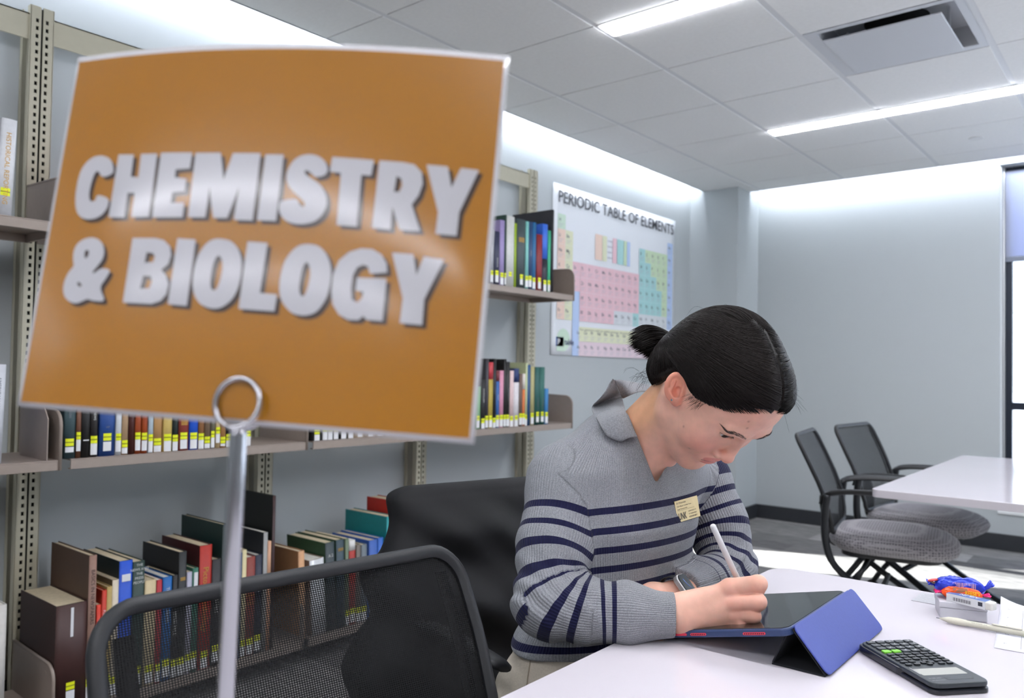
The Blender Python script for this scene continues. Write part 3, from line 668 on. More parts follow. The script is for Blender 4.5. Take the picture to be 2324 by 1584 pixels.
# ------------------------------------------------------------------ periodic table poster
PX0, PX1, PZ0, PZ1 = 3.875, 5.425, 1.214, 2.258       # along the wall, heights
XP = WALL_X+0.004
t = thing('poster', 'white periodic table poster with pastel cells hanging on the shelf wall', 'poster', (XP, (PX0+PX1)/2, PZ0))
m_paper = mat('poster_paper', (236, 239, 244), 0.35, coat=0.2)
mb = MB()
G = [[(XP+0.0015+0.004*max(0, (abs(v-.5)-.46)*20)*(1 if u < .1 or u > .9 else .3), PX0+(PX1-PX0)*u, PZ0+(PZ1-PZ0)*v) for v in np.linspace(0, 1, 13)] for u in np.linspace(0, 1, 25)]
mb.grid(G, flip=False); mb.build('sheet', m_paper, t, solid=0.001)
EL = 'H He Li Be B C N O F Ne Na Mg Al Si P S Cl Ar K Ca Sc Ti V Cr Mn Fe Co Ni Cu Zn Ga Ge As Se Br Kr Rb Sr Y Zr Nb Mo Tc Ru Rh Pd Ag Cd In Sn Sb Te I Xe Cs Ba La Ce Pr Nd Pm Sm Eu Gd Tb Dy Ho Er Tm Yb Lu Hf Ta W Re Os Ir Pt Au Hg Tl Pb Bi Po At Rn Fr Ra Ac Th Pa U Np Pu Am Cm Bk Cf Es Fm Md No Lr Rf Db Sg Bh Hs Mt Ds Rg Cn Nh Fl Mc Lv Ts Og'.split()
PW, PH = PX1-PX0, PZ1-PZ0
cw, chh = PW*0.0523, PH*0.0885
gx0 = PX0+PW*0.032; gz0 = PZ1-PH*0.172
cols = [mat('cell_green', (206, 228, 208), .5), mat('cell_peach', (240, 212, 196), .5), mat('cell_lemon', (226, 228, 196), .5), mat('cell_rose', (234, 196, 204), .5), mat('cell_aqua', (170, 214, 214), .5), mat('cell_lime', (204, 224, 190), .5), mat('cell_blue', (186, 206, 240), .5), mat('cell_grey', (218, 222, 226), .5), mat('cell_pink', (232, 212, 220), .5)]
cells = MB(); ink = MB(); fine = MB()
def quad(mb_, y0, y1, z0, z1, lift, mi=0):
    x = XP+lift; mb_.add([(x, y0, z0), (x, y1, z0), (x, y1, z1), (x, y0, z1)], [(0, 1, 2, 3)], mi)
def cell(n, g, p):
    mi = 3
    if n == 1: mi = 0
    elif g == 1: mi = 1
    elif g == 2: mi = 2
    elif g == 18: mi = 6
    elif n in (5, 14, 32, 33, 51, 52, 84): mi = 4
    elif n in (13, 31, 49, 50, 81, 82, 83, 112): mi = 4
    elif n in (6, 7, 8, 9, 15, 16, 17, 34, 35, 53, 85): mi = 5
    elif p == 9: mi = 2
    elif p == 10: mi = 8
    elif n in (109, 110, 111, 113, 114, 115, 116, 117, 118): mi = 7
    y0 = gx0+(g-1)*cw; z1 = gz0-(p-1)*chh-(0.0 if p < 9 else -chh*0.62)
    quad(cells, y0+0.0008, y0+cw-0.0008, z1-chh+0.0006, z1-0.0006, 0.0062, mi)
    s = EL[n-1]
    put_text(ink, s, (XP+0.0068, y0+cw*0.14, z1-chh*0.5), (0, 1, 0), (0, 0, 1), chh*0.24, None, 0, bold=0.012)
    for k in range(3): quad(fine, y0+cw*0.14, y0+cw*(0.75-0.12*k), z1-chh*(0.64+0.1*k)-0.0022, z1-chh*(0.64+0.1*k), 0.0068)
n = 0
for p, groups in enumerate([[1, 18], [1, 2]+list(range(13, 19)), [1, 2]+list(range(13, 19)), list(range(1, 19)), list(range(1, 19)), [1, 2, 'L']+list(range(4, 19)), [1, 2, 'A']+list(range(4, 19))]):
    for g in groups:
        if g == 'L' or g == 'A':
            for q in range(15): n += 1; cell(n, 4+q-0.0 if False else 3.55+q*0.96, 9.0 if g == 'L' else 10.0)
            continue
        n += 1; cell(n, g, p+1)
# lanthanide strip, legend, hydrogen outline
quad(cells, gx0+2*cw+0.004, gx0+3*cw-0.004, gz0-9.38*chh, gz0-5*chh, 0.0064, 6)
for k, (mi, a, b_) in enumerate([(1, 0, 1), (2, 1.05, 1.7), (3, 2.6, 3.2), (4, 3.3, 3.8), (4, 3.8, 4.3), (5, 4.35, 4.8), (6, 4.85, 5.35)]):
    quad(cells, gx0+(5.1+a)*cw, gx0+(5.1+b_)*cw, gz0-2.55*chh, gz0-0.75*chh, 0.0062, mi)
for k in range(4): quad(fine, gx0+(5.1+1.8)*cw, gx0+(5.1+2.5)*cw, gz0-chh*(1.0+0.4*k)-0.008, gz0-chh*(1.0+0.4*k), 0.0066)
oc = [(XP+0.0062, gx0+cw*(0.9+0.85*math.cos(a)), gz0-8.35*chh+chh*0.75*math.sin(a)) for a in np.linspace(-math.pi/2, math.pi*0.9, 22)]+[(XP+0.0062, gx0+cw*0.05, gz0-9.1*chh)]
cells.add(oc, [tuple(range(len(oc)))], 0)
cells.build('element_cells', cols, t)
ink.add(fine.v, fine.f, 1)
ink.build('element_symbols', [mat('poster_ink', (92, 94, 104), 0.6), mat('fine_ink', (186, 184, 194), 0.7)], t)
tt = MB(); put_text(tt, 'PERIODIC TABLE OF ELEMENTS', (XP+0.0068, PX0+PW*0.035, PZ1-PH*0.105), (0, 1, 0), (0, 0, 1), PH*0.072, PW*0.945, 0, bold=0.012)
put_text(tt, 'For elements with no stable isotopes, the mass number of the isotope is in parentheses', (XP+0.0068, gx0+cw*3.1, gz0-7.62*chh), (0, 1, 0), (0, 0, 1), PH*0.011, PW*0.70, 0)
tt.build('title_lettering', mat('title_ink', (74, 76, 82), 0.6), t)
lg = MB(); quad(lg, PX0+PW*0.032, PX0+PW*0.082, PZ0+PH*0.05, PZ0+PH*0.105, 0.0062); lg.build('logo_square', mat('logo_blue', (52, 116, 200), .5), t)
lt = MB(); put_text(lt, 'P', (XP+0.0068, PX0+PW*0.040, PZ0+PH*0.06), (0, 1, 0), (0, 0, 1), PH*0.036, None, 0, bold=0.02); lt.build('logo_initial', m_call, t)
lt = MB(); put_text(lt, 'table', (XP+0.0068, PX0+PW*0.086, PZ0+PH*0.062), (0, 1, 0), (0, 0, 1), PH*0.034, PW*0.065, 0, bold=0.02); lt.build('logo_lettering', mat('logo_ink', (60, 66, 100), .6), t)
# ------------------------------------------------------------------ tables
m_top = mat('white_laminate', (214, 208, 214), 0.10, spec=0.5, noise=(5, 0.012))
m_edge = mat('table_edge_band', (196, 190, 196), 0.35)
m_black = mat('black_plastic', (20, 21, 24), 0.5, bump=(500, 0.08))
m_blackm = mat('black_metal', (26, 28, 32), 0.4, metal=0.3)
def table(x0, x1, y0, y1, label, legx, r=0.05):
    t = thing('table', label, 'table', ((x0+x1)/2, (y0+y1)/2, 0))
    top = MB().prism([(x, y, TZ-0.028) for x, y in rrect(x0, y0, x1, y1, r, 8)], (0, 0, 0.028))
    top.m[:] = [0 if k < 2 else 1 for k in range(len(top.m))]
    top.build('tabletop', [m_top, m_edge], t, bevel=0.0012)
    for y in (y0+0.28, y1-0.28):
        for x in legx:
            MB().box((x-0.03, y-0.03, 0.03), (x+0.03, y+0.03, TZ-0.03)).build('leg', m_blackm, t, bevel=0.004)
        MB().box((legx[0]-0.12, y-0.025, 0.0), (legx[-1]+0.12, y+0.025, 0.035)).build('foot_bar', m_blackm, t, bevel=0.006)
    MB().box(((x0+x1)/2-0.02, y0+0.3, TZ-0.09), ((x0+x1)/2+0.02, y1-0.3, TZ-0.03)).build('under_beam', m_blackm, t)
    return t
table(-0.648, 0.45, -0.35, 1.690, 'large white glossy table in front where the woman writes', (-0.25, 0.15))
table(-0.83, 0.40, 3.055, 4.72, 'white table in the background by the far wall', (-0.10, 0.25), r=0.03)

# ------------------------------------------------------------------ mesh-back chairs
m_seat = mat('grey_seat_fabric', (112, 110, 116), 0.9, spec=0.2, sheen=0.2)
nt = m_seat.node_tree; b = pr(m_seat)
tc = nt.nodes.new('ShaderNodeTexCoord'); ck = nt.nodes.new('ShaderNodeTexVoronoi'); ck.inputs['Scale'].default_value = 95; ck.distance = 'CHEBYCHEV'; ck.inputs['Randomness'].default_value = 0.15
cr_ = nt.nodes.new('ShaderNodeValToRGB'); cr_.color_ramp.elements[0].position = 0.28; cr_.color_ramp.elements[0].color = lin((98, 95, 101)); cr_.color_ramp.elements[1].position = 0.42; cr_.color_ramp.elements[1].color = lin((150, 146, 150))
nt.links.new(tc.outputs['Object'], ck.inputs['Vector']); nt.links.new(ck.outputs['Distance'], cr_.inputs[0]); nt.links.new(cr_.outputs[0], b.inputs['Base Color'])
m_mesh = bpy.data.materials.new('black_mesh_weave'); m_mesh.use_nodes = True
nt = m_mesh.node_tree; b = pr(m_mesh); b.inputs['Base Color'].default_value = lin((9, 9, 10)); b.inputs['Roughness'].default_value = 0.7; b.inputs['Specular IOR Level'].default_value = 0.25
uv = nt.nodes.new('ShaderNodeUVMap'); sp = nt.nodes.new('ShaderNodeSeparateXYZ'); nt.links.new(uv.outputs[0], sp.inputs[0])
def _hole(out, pitch, lo, hi):
    d = nt.nodes.new('ShaderNodeMath'); d.operation = 'DIVIDE'; d.inputs[1].default_value = pitch
    f = nt.nodes.new('ShaderNodeMath'); f.operation = 'FRACT'
    s = nt.nodes.new('ShaderNodeMath'); s.operation = 'SUBTRACT'; s.inputs[1].default_value = (lo+hi)/2
    a = nt.nodes.new('ShaderNodeMath'); a.operation = 'ABSOLUTE'
    l = nt.nodes.new('ShaderNodeMath'); l.operation = 'LESS_THAN'; l.inputs[1].default_value = (hi-lo)/2
    nt.links.new(out, d.inputs[0]); nt.links.new(d.outputs[0], f.inputs[0]); nt.links.new(f.outputs[0], s.inputs[0]); nt.links.new(s.outputs[0], a.inputs[0]); nt.links.new(a.outputs[0], l.inputs[0])
    return l.outputs[0]
h1 = _hole(sp.outputs['X'], 0.0031, 0.25, 0.75); h2 = _hole(sp.outputs['Y'], 0.0026, 0.28, 0.72)
mu = nt.nodes.new('ShaderNodeMath'); mu.operation = 'MULTIPLY'; nt.links.new(h1, mu.inputs[0]); nt.links.new(h2, mu.inputs[1])
tr = nt.nodes.new('ShaderNodeBsdfTransparent'); mx = nt.nodes.new('ShaderNodeMixShader')
nt.links.new(mu.outputs[0], mx.inputs[0]); nt.links.new(b.outputs[0], mx.inputs[1]); nt.links.new(tr.outputs[0], mx.inputs[2]); nt.links.new(mx.outputs[0], nt.nodes['Material Output'].inputs[0])

BZ = [0.47, 0.52, 0.60, 0.68, 0.76, 0.82, 0.868]; BX = [-0.196, -0.198, -0.213, -0.243, -0.280, -0.309, -0.334]
def bx(z): return float(np.interp(z, BZ, BX))
def bw(z): return float(np.interp(z, [0.47, 0.6, 0.75, 0.868], [0.205, 0.228, 0.240, 0.238]))
def make_chair():
    t = thing('mesh_chair', 'black mesh chair', 'chair', (0, 0, 0), 'grey-seated black mesh chairs')
    # seat cushion: lens-like block of fabric
    cu = MB(); nu, nv = 40, 9; G = []
    for i in range(nu):
        a = 2*math.pi*i/nu; c, s = math.cos(a), math.sin(a); n = 3.2
        q = (abs(c)**n+abs(s)**n)**(-1/n); ex, ey = 0.245*q*c+0.02, 0.240*q*s
        rowp = []
        for k, (f, z) in enumerate([(0.0, 0.496), (0.35, 0.495), (0.7, 0.489), (0.88, 0.478), (0.97, 0.462), (1.0, 0.445), (0.97, 0.425), (0.86, 0.405), (0.0, 0.400)]):
            rowp.append((ex*f+0.02*(1-f)*0, ey*f, z-0.012*max(0, ex*f-0.12)/0.13))
        G.append(rowp)
    cu.grid(G, closed_u=True, flip=False); cu.build('seat', m_seat, t)
    pan = MB().prism([(x, y, 0.385) for x, y in rrect(-0.17, -0.19, 0.20, 0.19, 0.08, 6)], (0, 0, 0.02)); pan.build('seat_pan', m_black, t, bevel=0.005)
    # backrest frame: closed flattened tube round the mesh
    loop = []
    zt, zb, rc = 0.868, 0.475, 0.045
    for k in range(9):
        a = math.pi/2*k/8; loop.append((bw(zt)-rc+rc*math.cos(math.pi/2-a)*1.0, zt-rc+rc*math.sin(math.pi/2-a)))
    for z in np.linspace(zt-rc, zb+rc, 12)[1:-1]: loop.append((bw(z), z))
    for k in range(9):
        a = math.pi/2*k/8; loop.append((bw(zb)-rc+rc*math.cos(a), zb+rc-rc*math.sin(a)))
    full = [(y, z) for y, z in loop]+[(-y, z) for y, z in loop[::-1]]
    full.append(full[0])
    path = [(bx(z), y, z) for y, z in full]
    fr = MB(); P = np.array(path); seg = 8; N = len(P)-1
    cen = np.array((0, 0, 0.67)); G = []
    for i in range(N):
        T = P[(i+1) % N]-P[i-1]; T /= np.linalg.norm(T); nrm = np.array((math.cos(0.42), 0, math.sin(0.42))); o_ = np.cross(T, nrm); o_ /= np.linalg.norm(o_)
        G.append([P[i]+0.0095*math.cos(2*math.pi*q/seg+0.39)*o_+0.0095*math.sin(2*math.pi*q/seg+0.39)*nrm for q in range(seg+1)])
    fr.grid(G, closed_u=True, flip=True); fr.build('backrest_frame', m_black, t)
    # woven panel, with its uv in metres for the weave
    nu, nv = 18, 24; V = []; UV = []
    for j in range(nv+1):
        z = zb+0.004+(zt-zb-0.008)*j/nv
        for i in range(nu+1):
            f = 2*i/nu-1; e = min(1.0, (zt-z)/rc, (z-zb)/rc); w_ = bw(z)-0.004-(rc*(1-math.sqrt(max(0, 1-(1-e)**2))) if e < 1 else 0)
            V.append((bx(z)-0.014*(1-f*f), w_*f, z)); UV.append((w_*f+1, z+0.15*(z-0.6)+1))
    F = [(j*(nu+1)+i, j*(nu+1)+i+1, (j+1)*(nu+1)+i+1, (j+1)*(nu+1)+i) for j in range(nv) for i in range(nu)]
    pm = MB().add(V, F, 0, True); po = pm.build('backrest_mesh', m_mesh, t)
    ul = po.data.uv_layers.new(name='UVMap')
    for lp in po.data.loops: ul.data[lp.index].uv = UV[lp.vertex_index]
    # padded border of denser weave inside the frame
    for s in (-1, 1):
        MB().tube([(bx(z)-0.006, s*(bw(z)-0.03), z) for z in np.linspace(0.50, 0.84, 10)], 0.004, 6, flat=(0.5, 3.0)).build('border_band', m_black, t)
    # spine bracket behind the back
    MB().tube(spline([(-0.20, 0, 0.40), (-0.245, 0, 0.44), (-0.250, 0, 0.52), (-0.262, 0, 0.60)], 5), [0.03, 0.035]+[0.034]*12+[0.03, 0.024], 8, flat=(0.45, 1.6)).build('back_bracket', m_black, t)
    for s in (-1, 1):
        y = 0.262*s
        side = spline([(-0.205, y, 0.640), (-0.214, y, 0.560), (-0.212, y, 0.46), (-0.185, y*0.97, 0.37), (-0.11, y*0.93, 0.295), (0.02, y*0.93, 0.205), (0.17, y*0.95, 0.110), (0.285, y*0.97, 0.045)], 6)
        MB().tube(side, [0.0195]*18+[0.0175]*(len(side)-18), 8, flat=(0.75, 1.25)).build('leg', m_blackm, t)
        rear = spline([(-0.125, y*0.92, 0.300), (-0.19, y*0.92, 0.21), (-0.27, y*0.95, 0.11), (-0.315, y*0.97, 0.045)], 5)
        MB().tube(rear, 0.0175, 8, flat=(0.75, 1.25)).build('leg', m_blackm, t)
        pad = spline([(-0.230, y*0.94, 0.600), (-0.208, y*0.98, 0.637), (-0.14, y, 0.655), (-0.02, y*1.01, 0.660), (0.10, y*0.99, 0.655), (0.155, y*0.98, 0.648)], 6)
        MB().tube(pad, [0.012]*4+[0.016]*4+[0.019]*(len(pad)-11)+[0.018, 0.015, 0.009], 10, flat=(0.5, 1.35)).build('armrest', m_black, t)
        for xx in (0.29, -0.32):
            w = MB().tube([(xx, y*0.97-0.011, 0.0255), (xx, y*0.97+0.011, 0.0255)], 0.025, 16); w.build('caster', m_black, t)
    MB().tube([(-0.02, -0.25, 0.235), (-0.02, 0.25, 0.235)], 0.012, 8).tube([(-0.10, -0.2, 0.30), (-0.06, -0.1, 0.385)], 0.010, 6).tube([(-0.10, 0.2, 0.30), (-0.06, 0.1, 0.385)], 0.010, 6).build('cross_brace', m_blackm, t)
    return t
chair0 = make_chair(); used = [False]
def place_chair(x, y, deg, label):
    o = chair0 if not used[0] else copy_tree(chair0); used[0] = True
    o.location = (x, y, 0); o.rotation_euler = (0, 0, math.radians(deg)); o['label'] = label
    return o
place_chair(-0.487, 0.560, -7.1, 'empty black mesh chair in front, its back cut by the sign pole')
pc = place_chair(-0.800, 1.250, -16, 'black mesh chair the woman sits on, covered by the black jacket')
for ch in pc.children:
    if ch.name.startswith('armrest'): ch.scale.x = 0.753; ch.location.x = -0.057      # arm pads pushed back
place_chair(-0.905, 3.600, 10, 'grey-seated mesh chair nearer the camera at the far table')
place_chair(-0.905, 4.210, -4, 'grey-seated mesh chair nearer the far wall at the far table')
# ------------------------------------------------------------------ things on the near table
E = 0.0004
# tablet in its navy case, tilted on a folded cover
m_navy = mat('navy_silicone', (40, 58, 98), 0.42, bump=(600, 0.05))
m_blue = mat('blue_cover', (58, 72, 148), 0.5, noise=(200, 0.04), bump=(700, 0.08))
m_inner = mat('black_microfibre', (14, 15, 22), 0.9)
m_screen = mat('tablet_screen', (10, 12, 14), 0.06, spec=0.6, coat=0.3)
m_red = mat('red_button', (222, 62, 84), 0.4)
TX0, TX1, TY0, TY1 = -0.607, -0.404, 1.108, 1.368
SL_ = math.atan2(0.047, TX1-TX0); ca, sa = math.cos(SL_), math.sin(SL_)
def tp(u, v, w):
    """tablet frame: u along the slope from the low edge, v towards the wall, w off the glass"""
    return (TX0+u*ca-w*sa, TY0+v, TZ+0.0006+u*sa+w*ca)
UL = (TX1-TX0)/ca; VL = TY1-TY0; TH = 0.0115
tab = thing('tablet', 'tablet in navy case propped up on the white table under her hand', 'tablet', (TX0, TY0, TZ))
def slab(u0, v0, u1, v1, w0, w1, r):
    return MB().prism([tp(u, v, w0) for u, v in rrect(u0, v0, u1, v1, r, 6)], np.array(tp(0, 0, w1))-np.array(tp(0, 0, w0)))
slab(0, 0, UL, VL, 0, TH-0.0006, 0.016).build('case', m_navy, tab, bevel=0.0025)
slab(0.0035, 0.0035, UL-0.0035, VL-0.0035, TH-0.0010, TH+0.0003, 0.013).build('glass', m_screen, tab)
for (u0, u1) in ((0.029, 0.049), (0.055, 0.081), (0.139, 0.173)):
    long_ = u1-u0 > 0.022
    m_ = MB().prism([np.array(tp(u, 0, w)) for u, w in rrect(u0, TH*0.28, u1, TH*0.28+0.0036, 0.0018, 4)], (0, -0.0008, 0))
    o = m_.build('button' if not long_ else 'speaker_grille', m_red, tab)
    if long_:
        d = MB(); n_ = int((u1-u0)/0.003)
        for k in range(n_):
            c = u0+0.003+k*(u1-u0-0.006)/(n_-1)
            d.prism([np.array(tp(c+0.0009*math.cos(a), -0.0009, TH*0.28+0.0018+0.0011*math.sin(a))) for a in np.linspace(0, 2*math.pi, 9)[:-1]], (0, -0.0002, 0))
        d.build('grille_holes', mat('hole_dark', (60, 16, 26), 0.8), o)
# folded cover: three panels in a hollow triangle
ya, yb = 1.118, 1.386
ap = np.array((-0.4065, 0, TZ+0.0575)); fo = np.array((-0.3575, 0, TZ+E+0.0012)); ba = np.array((-0.4340, 0, TZ+E+0.0012))
def panel(p, q, th, mb):
    d = (q-p)/np.linalg.norm(q-p); n_ = np.array((-d[2], 0, d[0]))*th/2
    return mb.hexa([p+n_+(0, ya, 0), p-n_+(0, ya, 0), p-n_+(0, yb, 0), p+n_+(0, yb, 0)], [q+n_+(0, ya, 0), q-n_+(0, ya, 0), q-n_+(0, yb, 0), q+n_+(0, yb, 0)])
d_ = (fo-ap)/np.linalg.norm(fo-ap); nn = np.array((-d_[2], 0, d_[0]))
if nn[0] < 0: nn = -nn
pts = []
rr = rrect(0, ya, np.linalg.norm(fo-ap), yb, 0.010, 5)
cov = MB().prism([ap+d_*u+np.array((0, v, 0))+nn*0.0008 for u, v in rr], nn*0.0022)
cov.build('folded_cover', m_blue, tab, bevel=0.0008)
panel(ap+np.array((0.0008, 0, -0.002)), fo+np.array((-0.003, 0, 0.001)), 0.0014, MB()).build('cover_lining', m_inner, tab)
panel(fo+np.array((-0.003, 0, 0.0002)), ba, 0.0022, MB()).build('cover_base', m_inner, tab)
panel(ba+np.array((0.001, 0, 0.002)), ap+np.array((-0.004, 0, -0.004)), 0.0022, MB()).build('cover_strut', m_inner, tab)
hinge = MB().grid([[np.array(tp(UL-0.004, v, TH*0.4))*(1-s)+(ap+nn*0.002+np.array((0, v+TY0, 0)))*s for s in np.linspace(0, 1, 4)] for v in np.linspace(0.013, VL-0.004, 8)])
hinge.build('cover_hinge', m_blue, tab, solid=0.0016)
# calculator lying in its slide cover
ang = math.atan2(1.144-1.254, -0.230+0.354)
cal = thing('calculator', 'black scientific calculator with two green keys at the table front', 'calculator', (-0.268, 1.234, TZ+E))
cx_, cy_ = np.array((math.cos(ang), math.sin(ang))), np.array((-math.sin(ang), math.cos(ang)))
def cp(u, v, w): p = np.array((-0.268, 1.234))+cx_*u+cy_*v; return (p[0], p[1], TZ+E+w)
CLn, CWd = 0.166, 0.087
def cslab(u0, v0, u1, v1, w0, w1, r, w0b=None):
    rr_ = rrect(u0, v0, u1, v1, r, 5)
    return MB().prism([cp(u, v, w0) for u, v in rr_], (0, 0, w1-w0))
m_cal = mat('calculator_shell', (44, 50, 54), 0.45, bump=(500, 0.05)); m_calc2 = mat('calculator_cover', (22, 24, 30), 0.28)
cslab(-CLn/2, -CWd/2+0.001, CLn/2, CWd/2-0.001, 0.0, 0.0065, 0.012).build('slide_cover', m_calc2, cal, bevel=0.0018)
cslab(-CLn/2-0.0005, -CWd/2-0.0015, 0.022, CWd/2+0.0015, 0.0018, 0.0118, 0.012).build('cover_lip', m_calc2, cal, bevel=0.002)
cslab(-CLn/2+0.002, -CWd/2+0.0015, CLn/2-0.001, CWd/2-0.0015, 0.0078, 0.0148, 0.012).build('shell', m_cal, cal, bevel=0.0022)
m_key = mat('calculator_key', (60, 64, 68), 0.4); m_keyd = mat('calculator_small_key', (36, 39, 43), 0.35); m_green = mat('green_key', (128, 214, 62), 0.4)
def key(u, v, lu, lv, m_, dots=True):
    k_ = cslab(u-lu/2, v-lv/2, u+lu/2, v+lv/2, 0.0146, 0.0172, 0.0018).build('key', m_, cal, bevel=0.0006)
    return k_
legend = MB()
DIG = [['0', '.', 'x', 'A', '='], ['1', '2', '3', '+', '-'], ['4', '5', '6', 'X', ':'], ['7', '8', '9', 'D', 'A']]
for i in range(4):
    for j in range(5):
        u, v = -CLn/2+0.013+i*0.0125, (j-2)*-0.0150
        key(u, v, 0.0088, 0.0122, m_green if (i == 3 and j >= 3) else m_key)
        if DIG[i][j] not in 'DA:': put_text(legend, DIG[i][j], cp(u+0.002, v+0.0015, 0.01735), (*(cy_*-1), 0), (*(cx_*-1), 0), 0.0042, None, 0, bold=0.01)
for i in range(4):
    for j in range(6):
        if i == 3 and j in (2, 3): continue
        u, v = -CLn/2+0.0625+i*0.0095, (j-2.5)*-0.0128
        key(u, v, 0.0058, 0.0098, m_keyd)
for (du, dv) in ((0.0, 0.006), (0.0, -0.006), (0.006, 0.0), (-0.006, 0.0)):
    key(-CLn/2+0.0965+du*0.9, dv, 0.0055, 0.0075, m_keyd)
for v in (0.031, 0.0185, -0.0185, -0.031): key(-CLn/2+0.1005, v, 0.0055, 0.009, m_keyd)
legend.build('key_legend', m_whiteink, cal)
cslab(CLn/2-0.057, -0.037, CLn/2-0.052, 0.037, 0.0146, 0.01485, 0.001).build('screen_bezel', m_keyd, cal)
cslab(CLn/2-0.052, -0.035, CLn/2-0.0295, 0.030, 0.0146, 0.01495, 0.0015).build('display', mat('lcd', (176, 176, 168), 0.25), cal)
cslab(CLn/2-0.056, -0.0375, CLn/2-0.033, -0.0362, 0.0146, 0.0153, 0.0005).build('display_glint_strip', m_alu, cal)
cslab(CLn/2-0.024, -0.012, CLn/2-0.013, 0.026, 0.0146, 0.0150, 0.0012).build('solar_cell', mat('solar', (24, 24, 28), 0.2), cal)
bl = MB(); put_text(bl, 'fx-260 solar', cp(CLn/2-0.018, -0.035, 0.0151), (*cy_, 0), (*(cx_*-1), 0), 0.0026, 0.018, 0); put_text(bl, 'SCIENTIFIC', cp(CLn/2-0.011, -0.035, 0.0151), (*cy_, 0), (*(cx_*-1), 0), 0.0022, 0.02, 0)
bl.build('lettering', mat('calc_ink', (150, 152, 156), .5), cal)
# clear box, with eraser and sweets on it
bz0, bz1 = TZ+E, TZ+E+0.0275
bl_, br_ = hz(2133, 1402, TZ), hz(2241, 1414, TZ); bd = (br_-bl_)[:2]; bln = np.linalg.norm(bd); bd /= bln; bn = np.array((-bd[1], bd[0]))
box = thing('clear_box', 'frosted clear plastic box on the table under the eraser and sweets', 'box', (*((bl_+br_)/2)[:2], bz0))
m_frost = mat('frosted_plastic', (240, 238, 246), 0.4, trans=0.25, spec=0.4)
def bpz(u, v, z): p = bl_[:2]+bd*u+bn*v; return (p[0], p[1], z)
BD = 0.060
def bslab(u0, v0, u1, v1, z0, z1, r=0.002): return MB().prism([bpz(u, v, z0) for u, v in rrect(u0, v0, u1, v1, r, 3)], (0, 0, z1-z0))
bslab(0, 0, bln, BD, bz0, bz0+0.0175).build('base', m_frost, box, bevel=0.001)
bslab(-0.001, -0.001, bln+0.001, BD+0.001, bz0+0.0178, bz1).build('lid', m_frost, box, bevel=0.001)
# eraser in its paper sleeve
el, er = hz(2148, 1362, bz1+0.001), hz(2236, 1383, bz1+0.001)
ed = (er-el)[:2]; eln = np.linalg.norm(ed); ed /= eln; en = np.array((-ed[1], ed[0]))
def ep(u, v, z): p = el[:2]+ed*u+en*v; return (p[0], p[1], bz1+E+z)
era = thing('eraser', 'white eraser in a blue and white sleeve on the clear box', 'eraser', ep(eln/2, 0.008, 0))
m_er = mat('eraser_white', (226, 222, 214), 0.6, noise=(120, 0.06))
MB().prism([ep(u, v, 0.0) for u, v in rrect(-0.002, 0, eln+0.011, 0.019, 0.005, 4)], (0, 0, 0.0125)).build('rubber', m_er, era, bevel=0.002)
slv = MB(); ww = 0.0006
slv.hexa([ep(0, -ww, -0.0002), ep(eln, -ww, -0.0002), ep(eln, 0.019+ww, -0.0002), ep(0, 0.019+ww, -0.0002)], [ep(0, -ww, 0.0130), ep(eln, -ww, 0.0130), ep(eln, 0.019+ww, 0.0130), ep(0, 0.019+ww, 0.0130)])
slv.m[1] = 1
slv.build('paper_sleeve', [m_call, mat('sleeve_blue', (70, 100, 160), 0.5)], era)
bc = MB()
for k in range(22):
    u0 = 0.011+k*0.00135; w_ = [0.0004, 0.0009, 0.0006][k*7 % 3]
    bc.add([ep(u0, -ww-0.0002, 0.003), ep(u0+w_, -ww-0.0002, 0.003), ep(u0+w_, -ww-0.0002, 0.0085), ep(u0, -ww-0.0002, 0.0085)], [(0, 1, 2, 3)])
bc.add([ep(eln-0.011, -ww-0.0002, 0.004), ep(eln-0.004, -ww-0.0002, 0.004), ep(eln-0.004, -ww-0.0002, 0.0105), ep(eln-0.011, -ww-0.0002, 0.0105)], [(0, 1, 2, 3)])
bc.build('barcode', mat('dark_print', (50, 50, 62), 0.6), era)
et = MB(); put_text(et, 'AIR-IN', ep(eln*0.78, 0.0155, 0.0134), (*(-ed), 0), (*(-en), 0), 0.009, eln*0.5, 0, bold=0.02); et.build('lettering', m_whiteink, era)
# two wrapped sweets
def sweet(name, label, c, ax, ln, wd, ht, m_body, m_tail, seed, lift):
    """pillow-shaped foil wrapper with crimped ends"""
    r_ = np.random.default_rng(seed); ax = np.array(ax); ax = ax/np.linalg.norm(ax); ay = np.array((-ax[1], ax[0]))
    t_ = thing(name, label, 'sweet', (c[0], c[1], c[2]))
    def P_(u, v, w): return (c[0]+ax[0]*u+ay[0]*v, c[1]+ax[1]*u+ay[1]*v, c[2]+w)
    n1, n2 = 26, 20; G = []
    for i in range(n1+1):
        s = -1+2*i/n1; e = (1-abs(s)**5); rowp = []
        for j in range(n2):
            a = 2*math.pi*j/n2
            k_ = 1+0.06*math.sin(9*s+5*a+seed)+0.04*r_.normal()*0.6
            rowp.append(P_(s*ln/2, wd/2*math.cos(a)*(0.55+0.45*e)*k_, ht/2+ht/2*math.sin(a)*(0.18+0.82*e)*k_))
        rowp.append(rowp[0]); G.append(rowp)
    MB().grid(G, flip=True).build('wrapper', m_body, t_)
    for s in (-1, 1):
        G = []
        for i in range(6):
            u = s*(ln/2-0.001+0.012*i/5); rowp = []
            for j in range(13):
                v = (j/12-0.5)*wd*(0.6+0.55*i/5); rowp.append(P_(u+(0.0012*(j % 2) if i == 5 else 0), v, ht*0.5+lift[0 if s < 0 else 1]*i/5+0.0016*math.sin(j*2.4+i)))
            G.append(rowp)
        MB().grid(G).build('crimped_end', m_tail, t_, solid=0.0003)
    return t_, P_
